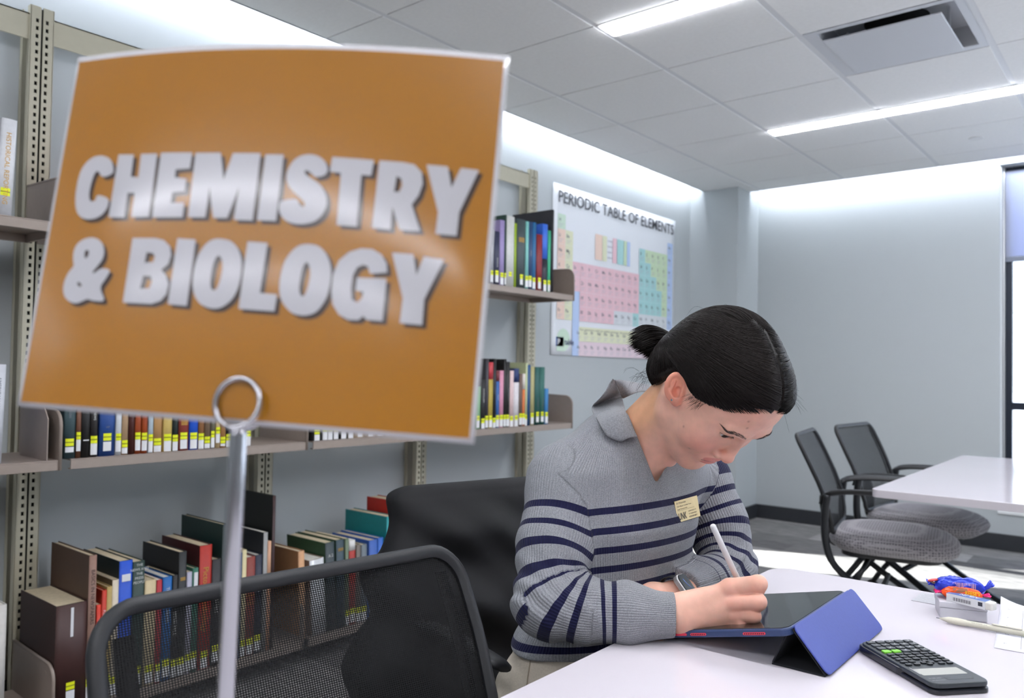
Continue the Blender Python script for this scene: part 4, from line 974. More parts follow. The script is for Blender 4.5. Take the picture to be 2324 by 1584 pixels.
m_foilb = mat('blue_foil', (42, 62, 196), 0.22, metal=0.35, bump=(160, 0.5)); m_foilo = mat('orange_foil', (244, 84, 24), 0.25, metal=0.15, bump=(160, 0.4)); m_pinkf = mat('pink_foil', (222, 30, 110), 0.3, metal=0.2)
cb = dep(2180, 1322, 1.405); cb[2] = bz1+E
sb, PB = sweet('wrapped_sweet', 'blue foil wrapped sweet lying behind the orange one', (bl_[0]+bd[0]*0.035+bn[0]*0.043, bl_[1]+bd[1]*0.035+bn[1]*0.043, bz1+E), (bd[0], bd[1]), 0.078, 0.030, 0.034, m_foilb, m_foilb, 3, (0.004, 0.012))
bb = MB()
for k in range(20):
    u0 = -0.012+k*0.0018; w_ = [0.0006, 0.0011, 0.0008][k*5 % 3]
    bb.add([PB(u0, -0.0166, 0.010), PB(u0+w_, -0.0166, 0.010), PB(u0+w_, -0.0135, 0.0275), PB(u0, -0.0135, 0.0275)], [(0, 1, 2, 3)])
bb.build('barcode', mat('pale_print', (214, 180, 190), 0.5), sb)
so_, PO = sweet('wrapped_sweet', 'orange foil wrapped sweet with pink crimped ends behind the eraser', (bl_[0]+bd[0]*0.036+bn[0]*0.0235, bl_[1]+bd[1]*0.036+bn[1]*0.0235, bz1+E), (bd[0], bd[1]), 0.062, 0.018, 0.021, m_foilo, m_pinkf, 5, (0.0, 0.002))
ot = MB(); put_text(ot, "REESE'S", PO(0.004, -0.0093, 0.0115), (bd[0], bd[1], 0.0), (0.10*bn[0], 0.10*bn[1], 0.99), 0.0065, 0.022, 0, bold=0.03, lift=0.0012); ot.build('lettering', mat('yellow_print', (238, 196, 30), 0.5), so_)
ob = MB().grid([[PO(-0.014+0.022*i/5, -0.0088*math.cos(a)-0.0002, 0.0105+0.0112*math.sin(a)) for a in np.linspace(0.35, 1.2, 6)] for i in range(6)]); ob.build('brown_print', mat('brown_print', (150, 84, 44), 0.35), so_)
rc_ = thing('red_button_sweet', 'small red round sweet wrapper at the left end of the blue sweet', 'sweet', PB(-0.043, -0.006, 0.024))
MB().prism([PB(-0.041+0.008*math.cos(a), -0.004+0.006*math.sin(a), 0.0245+0.002*math.cos(a)) for a in np.linspace(0, 2*math.pi, 17)[:-1]], (0, 0, 0.0022)).build('disc', mat('red_candy', (206, 62, 60), 0.4), rc_, bevel=0.0006)
MB().tube([PB(-0.047, -0.003, 0.0238), PB(-0.036, -0.004, 0.0195)], 0.0018, 6).build('stem', mat('kraft', (190, 150, 110), 0.6), rc_)
# plain sticker on the table
q4 = [hz(2068, 1363, TZ), hz(2130, 1374.5, TZ), hz(2150, 1354, TZ), hz(2092, 1345.5, TZ)]
st = MB().prism([(p[0], p[1], TZ+E) for p in q4], (0, 0, 0.0003)).build('table_sticker', mat('grey_sticker', (168, 168, 172), 0.5, noise=(350, 0.1)))
tag(st, 'small square grey sticker on the table left of the clear box', 'sticker')
# sheet of paper, slightly curled
pa, pb_ = np.array((-0.236, 1.693)), np.array((-0.206, 1.412)); pd = (pb_-pa)/np.linalg.norm(pb_-pa); pn = np.array((-pd[1], pd[0]))
if pn[0] < 0: pn = -pn
pap = thing('paper_sheet', 'white printed sheet at the right picture edge under the pen', 'paper', (-0.11, 1.53, TZ))
def pp(u, v, w=0.0): p = pa+pd*v+pn*u; return (p[0], p[1], TZ+E+0.0004+0.013*max(0, 1-u/0.05)**2*max(0, 1-v/0.08)**2+w)
MB().grid([[pp(0.216*i/18, 0.283*j/24) for j in range(25)] for i in range(19)]).build('sheet', mat('copy_paper', (232, 232, 240), 0.7), pap, solid=0.0003)
pr_ = MB()
def rule(u0, v0, u1, v1, w_=0.0006):
    if abs(u1-u0) > abs(v1-v0): pr_.add([pp(u0, v0, .0006), pp(u1, v1, .0006), pp(u1, v1+w_, .0006), pp(u0, v0+w_, .0006)], [(0, 1, 2, 3)])
    else: pr_.add([pp(u0, v0, .0006), pp(u0+w_, v0, .0006), pp(u1+w_, v1, .0006), pp(u1, v1, .0006)], [(0, 1, 2, 3)])
for u in (0.034, 0.046, 0.058, 0.19): rule(u, 0.035, u, 0.27)
for k in range(8): rule(0.034, 0.035+k*0.0335, 0.19, 0.035+k*0.0335)
pr_.build('printed_rules', mat('rule_ink', (140, 140, 150), .7), pap)
px_ = MB()
for k, w_ in enumerate(('n', 'f', 't', 'm', 'p')): put_text(px_, w_, pp(0.012, 0.045+k*0.052, .0006), (*pn, 0), (*(-pd), 0), 0.006, None, 0)
px_.build('printed_letters', mat('letter_ink', (100, 100, 110), .7), pap)
# pen
p0, p1 = hz(2128, 1403, TZ+0.0062), hz(2324, 1438.5, TZ+0.0066); pdv = (p1-p0)/np.linalg.norm(p1-p0)
pen = thing('pen', 'cream mechanical pencil lying across the table and the paper sheet', 'pen', p0)
m_pen = mat('cream_plastic', (214, 210, 192), 0.4); PL = 0.146; pz = np.array((0, 0, 1.0))
b0 = p0.copy(); b0[2] = TZ+E+0.0058+0.0006; pdv[2] = 0; pdv /= np.linalg.norm(pdv)
MB().tube([b0+pdv*u for u in (0.003, 0.007, 0.012, 0.016, 0.030, 0.042, 0.0425, PL)], [0.0011, 0.0023, 0.0036, 0.0050, 0.0058, 0.0052, 0.0047, 0.0046], 16).build('barrel', m_pen, pen)
MB().tube([b0+pdv*u for u in (-0.002, 0.0035)], 0.0006, 8).build('tip', mat('pencil_tip', (90, 92, 96), 0.3, metal=.8), pen)
MB().tube([b0+pdv*u+pz*0.0062 for u in (0.078, 0.081, 0.120)], [0.0008, 0.0014, 0.0014], 8, flat=(0.8, 1.8)).build('clip', m_pen, pen)
pt = MB(); sd = np.cross(pz, pdv); up_ = np.array((sd[0]*-0.5, sd[1]*-0.5, 0.87)); put_text(pt, 'SIX STEPS  0.5', b0+pdv*0.05+(-sd*0.0038+pz*0.0026), pdv, (sd*0.55+pz*0.83), 0.0018, 0.022, 0, lift=0.0004); pt.build('lettering', mat('pen_ink', (168, 164, 150), .6), pen)
# ------------------------------------------------------------------ laminated sign in a ring clip on a pole
S_TL, S_TR, S_BR, S_BL = map(np.array, ((-0.5844, 0.2332, 1.3339), (-0.3173, 0.3803, 1.318), (-0.3167, 0.3524, 1.0784), (-0.578, 0.1997, 1.0938)))
S_N = np.cross(S_TR-S_TL, S_BL-S_TL); S_N /= np.linalg.norm(S_N)
if S_N @ (CO-S_TL) < 0: S_N = -S_N
def sheet(u, v, w=0.0):
    p = (S_TL*(1-u)+S_TR*u)*v+(S_BL*(1-u)+S_BR*u)*(1-v)
    g = 0.017*4*(1-2*u)*(0.35+0.65*v)
    nrm = S_N-(S_TR-S_TL)/0.305*g/0.305; nrm /= np.linalg.norm(nrm)
    return p+S_N*0.017*4*u*(1-u)*(0.35+0.65*v)+nrm*w
sg = thing('sign', 'orange laminated CHEMISTRY & BIOLOGY sign clipped to a metal pole', 'sign', sheet(0.5, 0))
m_lam = mat('laminate_edge', (222, 220, 222), 0.2, spec=0.6, coat=0.6)
m_or = mat('orange_print', (170, 112, 18), 0.28, spec=0.5, coat=0.8, bump=(34, 0.16))
m_let = mat('sign_lettering_white', (200, 198, 202), 0.28, spec=0.5, coat=0.8, bump=(34, 0.16)); m_shd = mat('sign_letter_shadow_print', (62, 44, 34), 0.3, coat=1.0)
MB().grid([[sheet(u, v) for v in np.linspace(0, 1, 17)] for u in np.linspace(0, 1, 33)], flip=True).build('laminate', m_lam, sg, solid=0.0007)
MB().grid([[sheet(u, v, 0.0006) for v in np.linspace(0.013, 0.985, 17)] for u in np.linspace(0.008, 0.990, 33)], flip=True).build('orange_panel', m_or, sg)
from mathutils.geometry import tessellate_polygon
LETTERS = [
    ("C", 1, [[[158,654],[152,677],[140,691],[119,699],[98,696],[80,681],[68,658],[64,626],[64,591],[68,559],[76,536],[90,522],[109,517],[129,520],[145,531],[156,551],[157,576],[123,588],[121,570],[112,567],[105,572],[101,590],[102,615],[106,643],[112,654],[119,652],[125,640],[137,636],[156,645]]]),
    ("H", 0, [[[165,699],[205,698],[205,636],[224,634],[223,699],[264,699],[263,526],[220,524],[220,591],[202,591],[202,524],[162,523]]]),
    ("E", 0, [[[273,701],[349,701],[348,658],[314,655],[314,633],[343,630],[342,596],[313,592],[312,564],[344,565],[344,526],[272,524]]]),
    ("M", 0, [[[357,700],[416,701],[429,629],[444,700],[506,701],[504,523],[462,523],[466,610],[447,527],[415,526],[399,608],[397,527],[357,526]]]),
    ("I", 0, [[[517,698],[557,699],[555,524],[514,524]]]),
    ("S", 1, [[[655,662],[649,683],[634,698],[613,703],[593,698],[577,682],[568,656],[568,629],[579,609],[596,593],[611,577],[614,567],[609,563],[601,570],[596,585],[559,578],[558,554],[569,531],[586,520],[611,518],[635,525],[652,543],[660,570],[656,600],[643,623],[623,638],[607,649],[605,659],[611,661],[623,650],[629,642],[649,648]]]),
    ("T", 0, [[[661,698],[748,695],[745,654],[725,655],[726,521],[684,521],[682,657],[659,659]]]),
    ("R", 0, [[[759,695],[808,694],[831,690],[847,671],[851,641],[845,611],[833,586],[855,519],[813,519],[795,576],[795,518],[757,519]],[[797,657],[807,651],[810,634],[806,617],[795,615]]]),
    ("Y", 0, [[[855,692],[898,691],[909,637],[924,690],[960,688],[929,575],[928,514],[886,515],[887,571]]]),
    ("ampersand", 1, [[[164,428],[158,449],[144,463],[126,468],[105,463],[89,449],[83,427],[86,402],[91,387],[79,371],[71,346],[71,321],[79,300],[96,287],[113,285],[128,293],[138,299],[152,294],[185,293],[164,331],[177,355],[187,380],[162,384],[145,368],[140,371],[155,394],[163,410]],[[114,432],[123,432],[125,421],[121,410],[116,409],[113,421]],[[106,345],[114,341],[119,334],[115,330],[107,335]]]),
    ("B", 0, [[[230,467],[285,468],[307,463],[323,447],[328,424],[324,400],[309,384],[322,370],[330,347],[328,320],[316,302],[296,293],[227,293]],[[269,429],[284,428],[290,419],[287,404],[267,401]],[[268,366],[286,366],[290,351],[286,334],[264,332]]]),
    ("I", 0, [[[338,469],[381,467],[378,292],[334,294]]]),
    ("O", 1, [[[438,472],[461,468],[480,448],[490,417],[492,382],[488,341],[476,311],[455,291],[433,288],[409,297],[393,318],[385,350],[385,391],[391,429],[404,456],[420,470]],[[437,429],[445,420],[449,400],[448,371],[443,344],[436,335],[428,340],[425,361],[426,396],[430,419]]]),
    ("L", 0, [[[498,467],[542,466],[537,336],[574,335],[572,291],[494,292]]]),
    ("O", 1, [[[630,469],[653,465],[671,444],[682,412],[684,373],[678,330],[662,296],[639,284],[611,287],[591,307],[578,335],[576,378],[581,418],[595,449],[611,465]],[[630,423],[637,412],[640,386],[637,356],[632,334],[624,334],[619,352],[620,388],[624,415]]]),
    ("G", 0, [[[762,402],[797,408],[794,431],[782,453],[762,465],[739,465],[716,454],[696,430],[687,393],[687,353],[692,318],[707,293],[727,282],[748,283],[757,294],[765,285],[797,285],[797,392],[737,390],[737,357],[753,355],[751,339],[742,327],[731,334],[727,360],[728,396],[735,416],[747,424],[757,420]]]),
    ("Y", 0, [[[803,459],[846,459],[856,407],[867,455],[908,451],[876,347],[877,282],[832,283],[833,346]]]),
]
def chaikin(L):
    L = np.array(L, float); n = len(L); out = []
    for i in range(n):
        a, b_ = L[i], L[(i+1) % n]; out += [a*0.78+b_*0.22, a*0.22+b_*0.78]
    return out
def glyph(loops, off, w, mb):
    LL = [[Vector((p[0]+off[0], p[1]+off[1], 0)) for p in L] for L in loops]
    flat = [p for L in LL for p in L]
    tris = tessellate_polygon(LL)
    T = [[np.array(flat[i])[:2] for i in t_] for t_ in tris]
    for _ in range(2):
        N_ = []
        for a, b_, c in T:
            ab, bc_, ca_ = (a+b_)/2, (b_+c)/2, (c+a)/2; N_ += [[a, ab, ca_], [ab, b_, bc_], [ca_, bc_, c], [ab, bc_, ca_]]
        T = N_
    for t_ in T:
        area = (t_[1][0]-t_[0][0])*(t_[2][1]-t_[0][1])-(t_[2][0]-t_[0][0])*(t_[1][1]-t_[0][1])
        if area < 0: t_ = t_[::-1]
        mb.add([sheet(p[0]/1000, p[1]/1000, w) for p in t_], [(0, 1, 2)], 0, True)
white, shade = MB(), MB()
for nm, sm, loops in LETTERS:
    loops = [chaikin(L) if sm else L for L in loops]
    if sm: loops = [chaikin(L) for L in loops]
    glyph(loops, (0, 0), 0.0012, white); glyph(loops, (9, -9), 0.0009, shade)
o = shade.build('lettering_shadow', m_shd, sg); o = white.build('lettering', m_let, sg)
# ring clip and pole
m_chrome = mat('brushed_chrome', (190, 190, 194), 0.22, metal=1.0)
sta = thing('sign_stand', 'slim chrome pole with ring clip holding up the orange sign', 'sign stand', (-0.4595, 0.2825, TZ))
rc0 = sheet(0.519, 0.052, 0.004); eu = (S_TR-S_TL)/np.linalg.norm(S_TR-S_TL); ev = (S_TL-S_BL)/np.linalg.norm(S_TL-S_BL)
RR = 0.0152
def ringpath(off, a0, a1): return [rc0+S_N*(off-0.0025*math.sin(a/2))+eu*RR*math.cos(a)+ev*RR*math.sin(a) for a in np.linspace(a0, a1, 40)]
MB().tube(ringpath(0.0015, -1.75, 4.45), 0.0017, 10).build('clip_ring', m_chrome, sta)
MB().tube([p-S_N*0.009 for p in ringpath(0.0, -1.6, 4.3)], 0.0017, 10).build('clip_ring', m_chrome, sta)
ptop = dep(541, 985, (rc0-CO) @ CF+0.003); pbot = dep(512, 1584, (ptop-CO) @ CF+0.012); dirp = (pbot-ptop)/(ptop[2]-pbot[2])
foot = ptop+dirp*(ptop[2]-TZ-0.014)
MB().tube([ptop+dirp*-0.004, ptop, foot], [0.0042, 0.0054, 0.0054], 16).build('pole', m_chrome, sta)
MB().tube([(foot[0], foot[1], TZ+E), (foot[0], foot[1], TZ+0.008), (foot[0], foot[1], TZ+0.014)], [0.05, 0.05, 0.012], 32).build('base', m_chrome, sta)
# ------------------------------------------------------------------ the woman: smooth surfaces from distance fields
def ln(a): return np.sqrt((a*a).sum(-1))
def smin(a, b, k):
    h = np.clip(0.5+0.5*(b-a)/k, 0, 1); return b*(1-h)+a*h-k*h*(1-h)
def smax(a, b, k): return -smin(-a, -b, k)
def sph(p, c, r): return ln(p-np.asarray(c))-r
def ell(p, c, r):
    q = p-np.asarray(c); r = np.asarray(r, float); k0 = ln(q/r); k1 = ln(q/(r*r)); return k0*(k0-1)/(k1+1e-9)
def cone(p, a, b, r1, r2):
    """capsule whose radius runs from r1 at a to r2 at b"""
    a = np.asarray(a, float); b = np.asarray(b, float); ab = b-a
    h = np.clip(((p-a) @ ab)/(ab @ ab), 0, 1); return ln(p-a-h[..., None]*ab)-(r1+(r2-r1)*h)
def chain(p, pts, rs, k):
    d = None
    for i in range(len(pts)-1):
        e = cone(p, pts[i], pts[i+1], rs[i], rs[i+1]); d = e if d is None else smin(d, e, k)
    return d
def surface(fn, lo, hi, h, blk=8):
    """naive surface nets on a sparse grid; returns verts (on the surface), quads"""
    lo = np.asarray(lo, float); n = (np.ceil((np.asarray(hi)-lo)/(h*blk)).astype(int))
    cc = np.stack(np.meshgrid(*[np.arange(k) for k in n], indexing='ij'), -1).reshape(-1, 3)
    cd = fn(lo+(cc+0.5)*h*blk-h*0.5)
    N = n*blk; D = np.empty(N, np.float32)
    D.reshape(n[0], blk, n[1], blk, n[2], blk)[...] = np.where(cd > 0, 1.0, -1.0).reshape(n[0], 1, n[1], 1, n[2], 1)
    act = cc[np.abs(cd) < h*blk*1.15]
    off = np.stack(np.meshgrid(*[np.arange(blk)]*3, indexing='ij'), -1).reshape(-1, 3)
    for s in range(0, len(act), 400):
        ii = (act[s:s+400, None, :]*blk+off[None]).reshape(-1, 3)
        D[ii[:, 0], ii[:, 1], ii[:, 2]] = fn(lo+ii*h)
    S = D < 0
    c = np.zeros(N-1, np.int8)
    cor = [(i, j, k) for i in (0, 1) for j in (0, 1) for k in (0, 1)]
    sl = lambda o, m=N: tuple(slice(q, m[a]-1+q) for a, q in enumerate(o))
    for o in cor: c += S[sl(o)]
    cells = np.argwhere((c > 0) & (c < 8)); idx = -np.ones(N-1, np.int64); idx[tuple(cells.T)] = np.arange(len(cells))
    val = np.stack([D[tuple((cells+np.array(o)).T)] for o in cor], 1).astype(float); corf = np.array(cor, float)
    acc = np.zeros((len(cells), 3)); cnt = np.zeros(len(cells))
    for a in range(8):
        for b in range(a+1, 8):
            if np.abs(corf[a]-corf[b]).sum() != 1: continue
            va, vb = val[:, a], val[:, b]; m = (va < 0) != (vb < 0)
            t = np.where(m, va/(va-vb+1e-12), 0)
            acc += np.where(m[:, None], corf[a]+(corf[b]-corf[a])*t[:, None], 0); cnt += m
    V = lo+(cells+acc/cnt[:, None])*h
    Q = []
    for ax in range(3):
        o = [0, 0, 0]; o[ax] = 1
        A = S[:-1, :-1, :-1]; B = S[sl(o)]
        e = np.argwhere(A != B); e = e[(np.delete(e, ax, 1) > 0).all(1)]
        u, v = [a for a in range(3) if a != ax]; eu, ev = np.zeros(3, int), np.zeros(3, int); eu[u] = 1; ev[v] = 1
        q = np.stack([idx[tuple((e-eu-ev).T)], idx[tuple((e-ev).T)], idx[tuple(e.T)], idx[tuple((e-eu).T)]], 1)
        fl = A[tuple(e.T)]
        if ax == 1: fl = ~fl
        q = np.where(fl[:, None], q, q[:, ::-1]); Q.append(q)
    Q = np.concatenate(Q); Q = Q[(Q >= 0).all(1)]
    for _ in range(2):
        d = fn(V); g = np.stack([fn(V+np.eye(3)[a]*h*0.3)-d for a in range(3)], 1)/(h*0.3)
        V = V-g*np.clip(d, -h, h)[:, None]/((g*g).sum(1)[:, None]+1e-6)
    return V, Q
def np_mesh(name, V, Q, mats, parent, attrs=None, cols=None, mi=None):
    me = bpy.data.meshes.new(name); V = np.asarray(V, np.float32); Q = np.asarray(Q, np.int32); n, k = Q.shape
    org = np.array(world_loc(parent), np.float32)
    me.vertices.add(len(V)); me.vertices.foreach_set('co', (V-org).ravel())
    me.loops.add(n*k); me.loops.foreach_set('vertex_index', Q.ravel())
    me.polygons.add(n); me.polygons.foreach_set('loop_start', np.arange(n, dtype=np.int32)*k); me.polygons.foreach_set('loop_total', np.full(n, k, np.int32))
    me.polygons.foreach_set('use_smooth', np.ones(n, bool))
    for m in (mats if isinstance(mats, (list, tuple)) else [mats]): me.materials.append(m)
    if mi is not None: me.polygons.foreach_set('material_index', np.asarray(mi, np.int32))
    me.update(calc_edges=True); me.validate()
    for nm, a in (attrs or {}).items():
        at = me.attributes.new(nm, 'FLOAT', 'POINT'); at.data.foreach_set('value', np.asarray(a, np.float32))
    for nm, a in (cols or {}).items():
        at = me.attributes.new(nm, 'FLOAT_COLOR', 'POINT'); at.data.foreach_set('color', np.concatenate([a, np.ones((len(a), 1))], 1).astype(np.float32).ravel())
    o = bpy.data.objects.new(name, me); C.objects.link(o); o.parent = parent
    return o
def sst(a, b, x): t = np.clip((x-a)/(b-a), 0, 1); return t*t*(3-2*t)

# ---- pose -----------------------------------------------------------------
HS = 1.064
HM = np.array([[0.3265, 0.8296, 0.4529], [0.9446, -0.2695, -0.1874], [-0.0334, 0.489, -0.8716]])   # left, up, front
HP = np.array([-0.5684, 1.2168, 1.0854])
def to_head(p): return ((p-HP) @ HM)/HS
def from_head(q): return HP+HS*(np.asarray(q, float) @ HM.T)
BS = np.array((0.20, 0.98, 0.0)); BS /= ln(BS); BF = np.array((0.98, -0.20, 0.0)); BF /= ln(BF)    # body: to her left, forwards
J = {k: dep(*v) for k, v in dict(shR=(1283, 1092, 1.365), elR=(1238, 1371, 1.245), wrR=(1528, 1394, 1.222), shL=(1585, 1090, 1.565), elL=(1656, 1293, 1.495), wrL=(1535, 1350, 1.322),
     hip=(1335, 1510, 1.42), waist=(1385, 1350, 1.42), chest=(1408, 1180, 1.42), shou=(1425, 1055, 1.43), neck=(1440, 985, 1.43)).items()}
TORSO = [('hip', .172, .112), ('waist', .150, .102), ('chest', .158, .112), ('shou', .158, .085), ('neck', .070, .062)]
TZs = np.array([J[k][2] for k, _, _ in TORSO])
def torso(p, grow=0.0, cut=.050):
    z = p[..., 2]; cx = np.interp(z, TZs, [J[k][0] for k, _, _ in TORSO]); cy = np.interp(z, TZs, [J[k][1] for k, _, _ in TORSO])
    w = np.interp(z, TZs, [a for _, a, _ in TORSO])+grow; d = np.interp(z, TZs, [b for _, _, b in TORSO])+grow
    qx, qy = p[..., 0]-cx, p[..., 1]-cy
    a = (qx*BS[0]+qy*BS[1])/w; b = (qx*BF[0]+qy*BF[1])/d
    k0 = np.sqrt(a*a+b*b)+1e-9; k1 = np.sqrt((a/w)**2+(b/d)**2)+1e-9
    e = k0*(k0-1)/k1*0.85
    return smax(smax(e, z-(TZs[-1]+0.012), 0.03), (TZs[0]+cut)-z, 0.01)
# ---- head and neck (skin) --------------------------------------------------
EYE = np.array((0.0295, 0.0185, 0.0650)); EYE_R = 0.0132
EAR_C = np.array((0.0775, 0.0005, -0.0085)); _ea = np.array((0.05, 0.77, -0.64)); _ea /= ln(_ea)
_ex = np.array((1.0, 0.0, 0.62)); _ex -= _ea*(_ex @ _ea); _ex /= ln(_ex); _ez = np.cross(_ex, _ea)
def skull(q):
    d = ell(q, (0, 0.022, -0.020), (0.0755, 0.098, 0.096))
    return smin(d, ell(q, (0, 0.048, 0.022), (0.066, 0.067, 0.0615)), 0.02)
def ear(q):
    e = (q-EAR_C) @ np.stack([_ex, _ea, _ez], 1)         # out, up, forward
    o = ell(e, (0.002, 0.002, -0.002), (0.0070, 0.0235, 0.0168))
    o = smin(o, ell(e, (0.000, -0.0175, 0.004), (0.005, 0.0095, 0.0078)), 0.006)
    o = smax(o, -ell(e, (0.0085, 0.007, 0.000), (0.0078, 0.0148, 0.0105)), 0.003)        # scapha
    o = smin(o, cone(e, (0.0035, 0.011, -0.004), (0.0040, -0.007, -0.0070), 0.0018, 0.0022), 0.003)    # antihelix
    o = smax(o, -ell(e, (0.0070, -0.003, 0.0035), (0.0120, 0.0088, 0.0070)), 0.0016)        # concha
    o = smin(o, ell(e, (0.0035, -0.004, 0.0115), (0.0032, 0.0048, 0.0030)), 0.003)        # tragus
    return o
def head(q0):
    q = q0.copy(); q[..., 0] = np.abs(q[..., 0])
    d = skull(q)
    d = smin(d, ell(q, (0, -0.018, 0.028), (0.0615, 0.080, 0.0525)), 0.020)
    d = smin(d, ell(q, (0, -0.058, 0.036), (0.045, 0.044, 0.043)), 0.018)
    d = smin(d, cone(q, (0.0505, -0.055, 0.004), (0.013, -0.090, 0.060), 0.0155, 0.0145), 0.020)
    d = smin(d, ell(q, (0, -0.0895, 0.0665), (0.0165, 0.0150, 0.0150)), 0.014)
    d = smin(d, ell(q, (0.0375, -0.022, 0.049), (0.0265, 0.029, 0.0255)), 0.018)           # cheek
    d = smin(d, ell(q, (0.022, 0.033, 0.073), (0.024, 0.0095, 0.0125)), 0.014)             # brow ridge
    d = smax(d, -ell(q, (0.0285, 0.0165, 0.0895), (0.0195, 0.0120, 0.0135)), 0.010)         # eye socket
    d = smax(d, -ell(q, (0, 0.019, 0.097), (0.0085, 0.010, 0.0075)), 0.010)                # root of the nose
    lid = sph(q, EYE, EYE_R+0.0013); d = smin(d, lid, 0.0045)
    d = smin(d, cone(q, (0, 0.022, 0.0800), (0, -0.0185, 0.0930), 0.0050, 0.0076), 0.009)  # bridge
    d = smin(d, ell(q, (0, -0.0215, 0.0925), (0.0105, 0.0088, 0.0090)), 0.006)             # tip
    d = smin(d, ell(q, (0.0125, -0.0265, 0.0835), (0.0062, 0.0066, 0.0085)), 0.005)        # wings
    d = smax(d, -ell(q, (0.0066, -0.0335, 0.0885), (0.0030, 0.0034, 0.0048)), 0.002)       # nostrils
    # mouth
    d = smin(d, ell(q, (0, -0.050, 0.0755), (0.0255, 0.0150, 0.0090)), 0.010)
    d = smin(d, ell(q, (0.0055, -0.0475, 0.0822), (0.0125, 0.0040, 0.0056)), 0.004)
    d = smin(d, ell(q, (0, -0.0580, 0.0812), (0.0150, 0.0052, 0.0064)), 0.004)
    cy = -0.0526-0.020*q[..., 0]*q[..., 0]/0.022
    qq = q.copy(); qq[..., 1] = q[..., 1]-cy
    d = smax(d, -ell(qq, (0, 0, 0.0885), (0.0225, 0.0011, 0.0075)), 0.0012)
    d = smax(d, -ell(q, (0, -0.070, 0.0885), (0.017, 0.0055, 0.0065)), 0.008)              # under the lip
    # opening between the lowered lids
    sl = q.copy(); sl[..., 1] = q[..., 1]-0.0172-0.16*(q[..., 0]-EYE[0])+10*(q[..., 0]-EYE[0])**2
    d = smax(d, -ell(sl, (EYE[0], 0, 0.0790), (0.0158, 0.0050, 0.0090)), 0.0010)
    d = smax(d, -ell(q, (EYE[0], 0.0282, 0.0780), (0.0135, 0.0009, 0.0030)), 0.0016)       # lid crease
    d = smin(d, ear(q), 0.004)
    return d
NK0 = from_head((0, -0.035, -0.030)); NK1 = J['neck']+BF*0.005+np.array((0, 0, -0.02))
def skin_top(p):
    q = to_head(p); d = head(q)*HS
    n = cone(p, NK0, NK1, 0.055, 0.056); n = smin(n, cone(p, from_head((0, -0.055, 0.005)), NK1+BF*0.012-np.array((0, 0, 0.045)), 0.034, 0.032), 0.02)
    # neck cords
    n = smin(n, cone(p, from_head((-0.058, -0.035, -0.018)), NK1+BF*0.040-BS*0.012-np.array((0, 0, 0.035)), 0.014, 0.009), 0.018)
    d = smin(d, n, 0.016)
    t = torso(p, -0.020); return smin(d, t, 0.030)
def bx3(pts, pad): P = np.array(pts); return P.min(0)-pad, P.max(0)+pad
person = thing('person', 'woman in a grey navy-striped sweater bent over the tablet, writing with a stylus', 'person', (J['hip'][0], J['hip'][1], 0))
hc = [from_head((x, y, z)) for x in (-.09, .09) for y in (-.12, .13) for z in (-.13, .11)]
lo, hi = bx3(hc+[NK1, J['chest']], 0.03); lo[2] = J['chest'][2]+0.03; lo[:2] = np.minimum(lo[:2], J['shou'][:2]-0.17); hi[:2] = np.maximum(hi[:2], J['shou'][:2]+0.17)
V1, Q1 = surface(skin_top, lo, hi, 0.0016)
# ---- hands ----------------------------------------------------------------
def D_(*a): return dep(*a)
R_MCP = [D_(1656, 1333, 1.204), D_(1667, 1366, 1.196), D_(1669, 1394, 1.198), D_(1653, 1416, 1.206)]
R_FING = [([R_MCP[0], D_(1721, 1325, 1.180), D_(1714, 1360, 1.207), D_(1706, 1386, 1.226)], [.0130, .0126, .0092, .0078]),
          ([R_MCP[1], D_(1720, 1366, 1.174), D_(1702, 1391, 1.203), D_(1692, 1408, 1.222)], [.0128, .0124, .0094, .0080]),
          ([R_MCP[2], D_(1710, 1398, 1.178), D_(1684, 1412, 1.204), D_(1668, 1416, 1.220)], [.0120, .0106, .0088, .0074]),
          ([R_MCP[3], D_(1683, 1416, 1.188), D_(1662, 1424, 1.208), D_(1648, 1424, 1.218)], [.0106, .0092, .0078, .0066])]
R_THUMB = ([D_(1562, 1378, 1.236), D_(1628, 1352, 1.246), D_(1672, 1358, 1.240), D_(1702, 1378, 1.233)], [.017, .0125, .0104, .0088])
def hand_r(p):
    d = cone(p, D_(1430, 1392, 1.230), D_(1540, 1391, 1.222), .0270, .0268)
    d = smin(d, ell_dir(p, D_(1598, 1388, 1.219)), .020)
    for (m, w) in zip(R_MCP, (.0165, .0150, .0150, .0160)):
        d = smin(d, cone(p, D_(1552, 1392, 1.220)*.45+.55*(m*.15+D_(1550, 1374 if m is R_MCP[0] else 1404, 1.221)*.85), m, w, .0118 if m is not R_MCP[3] else .0105), .012)
    d = smin(d, cone(p, D_(1548, 1408, 1.226), D_(1640, 1420, 1.219), .0175, .0125), .012)
    f = None
    for pts, rs in R_FING:
        e = chain(p, pts, rs, .004); f = e if f is None else smin(f, e, .0020)
    d = smin(d, f, .0065)
    d = smin(d, chain(p, *R_THUMB, .006), .008)
    for m in R_MCP[:3]:                                    # knuckle bumps
        d = smin(d, sph(p, m-CF*0.0052+CR*0.001, .0096), .007)
    return d
def ell_dir(p, c):
    q = p-c; a = np.stack([q @ CR, q @ CU, q @ CF], -1); return ell(a, (0, 0, 0), (.050, .0345, .0150))
L_PALM = [D_(1535, 1350, 1.322), D_(1490, 1358, 1.304), D_(1455, 1366, 1.290)]
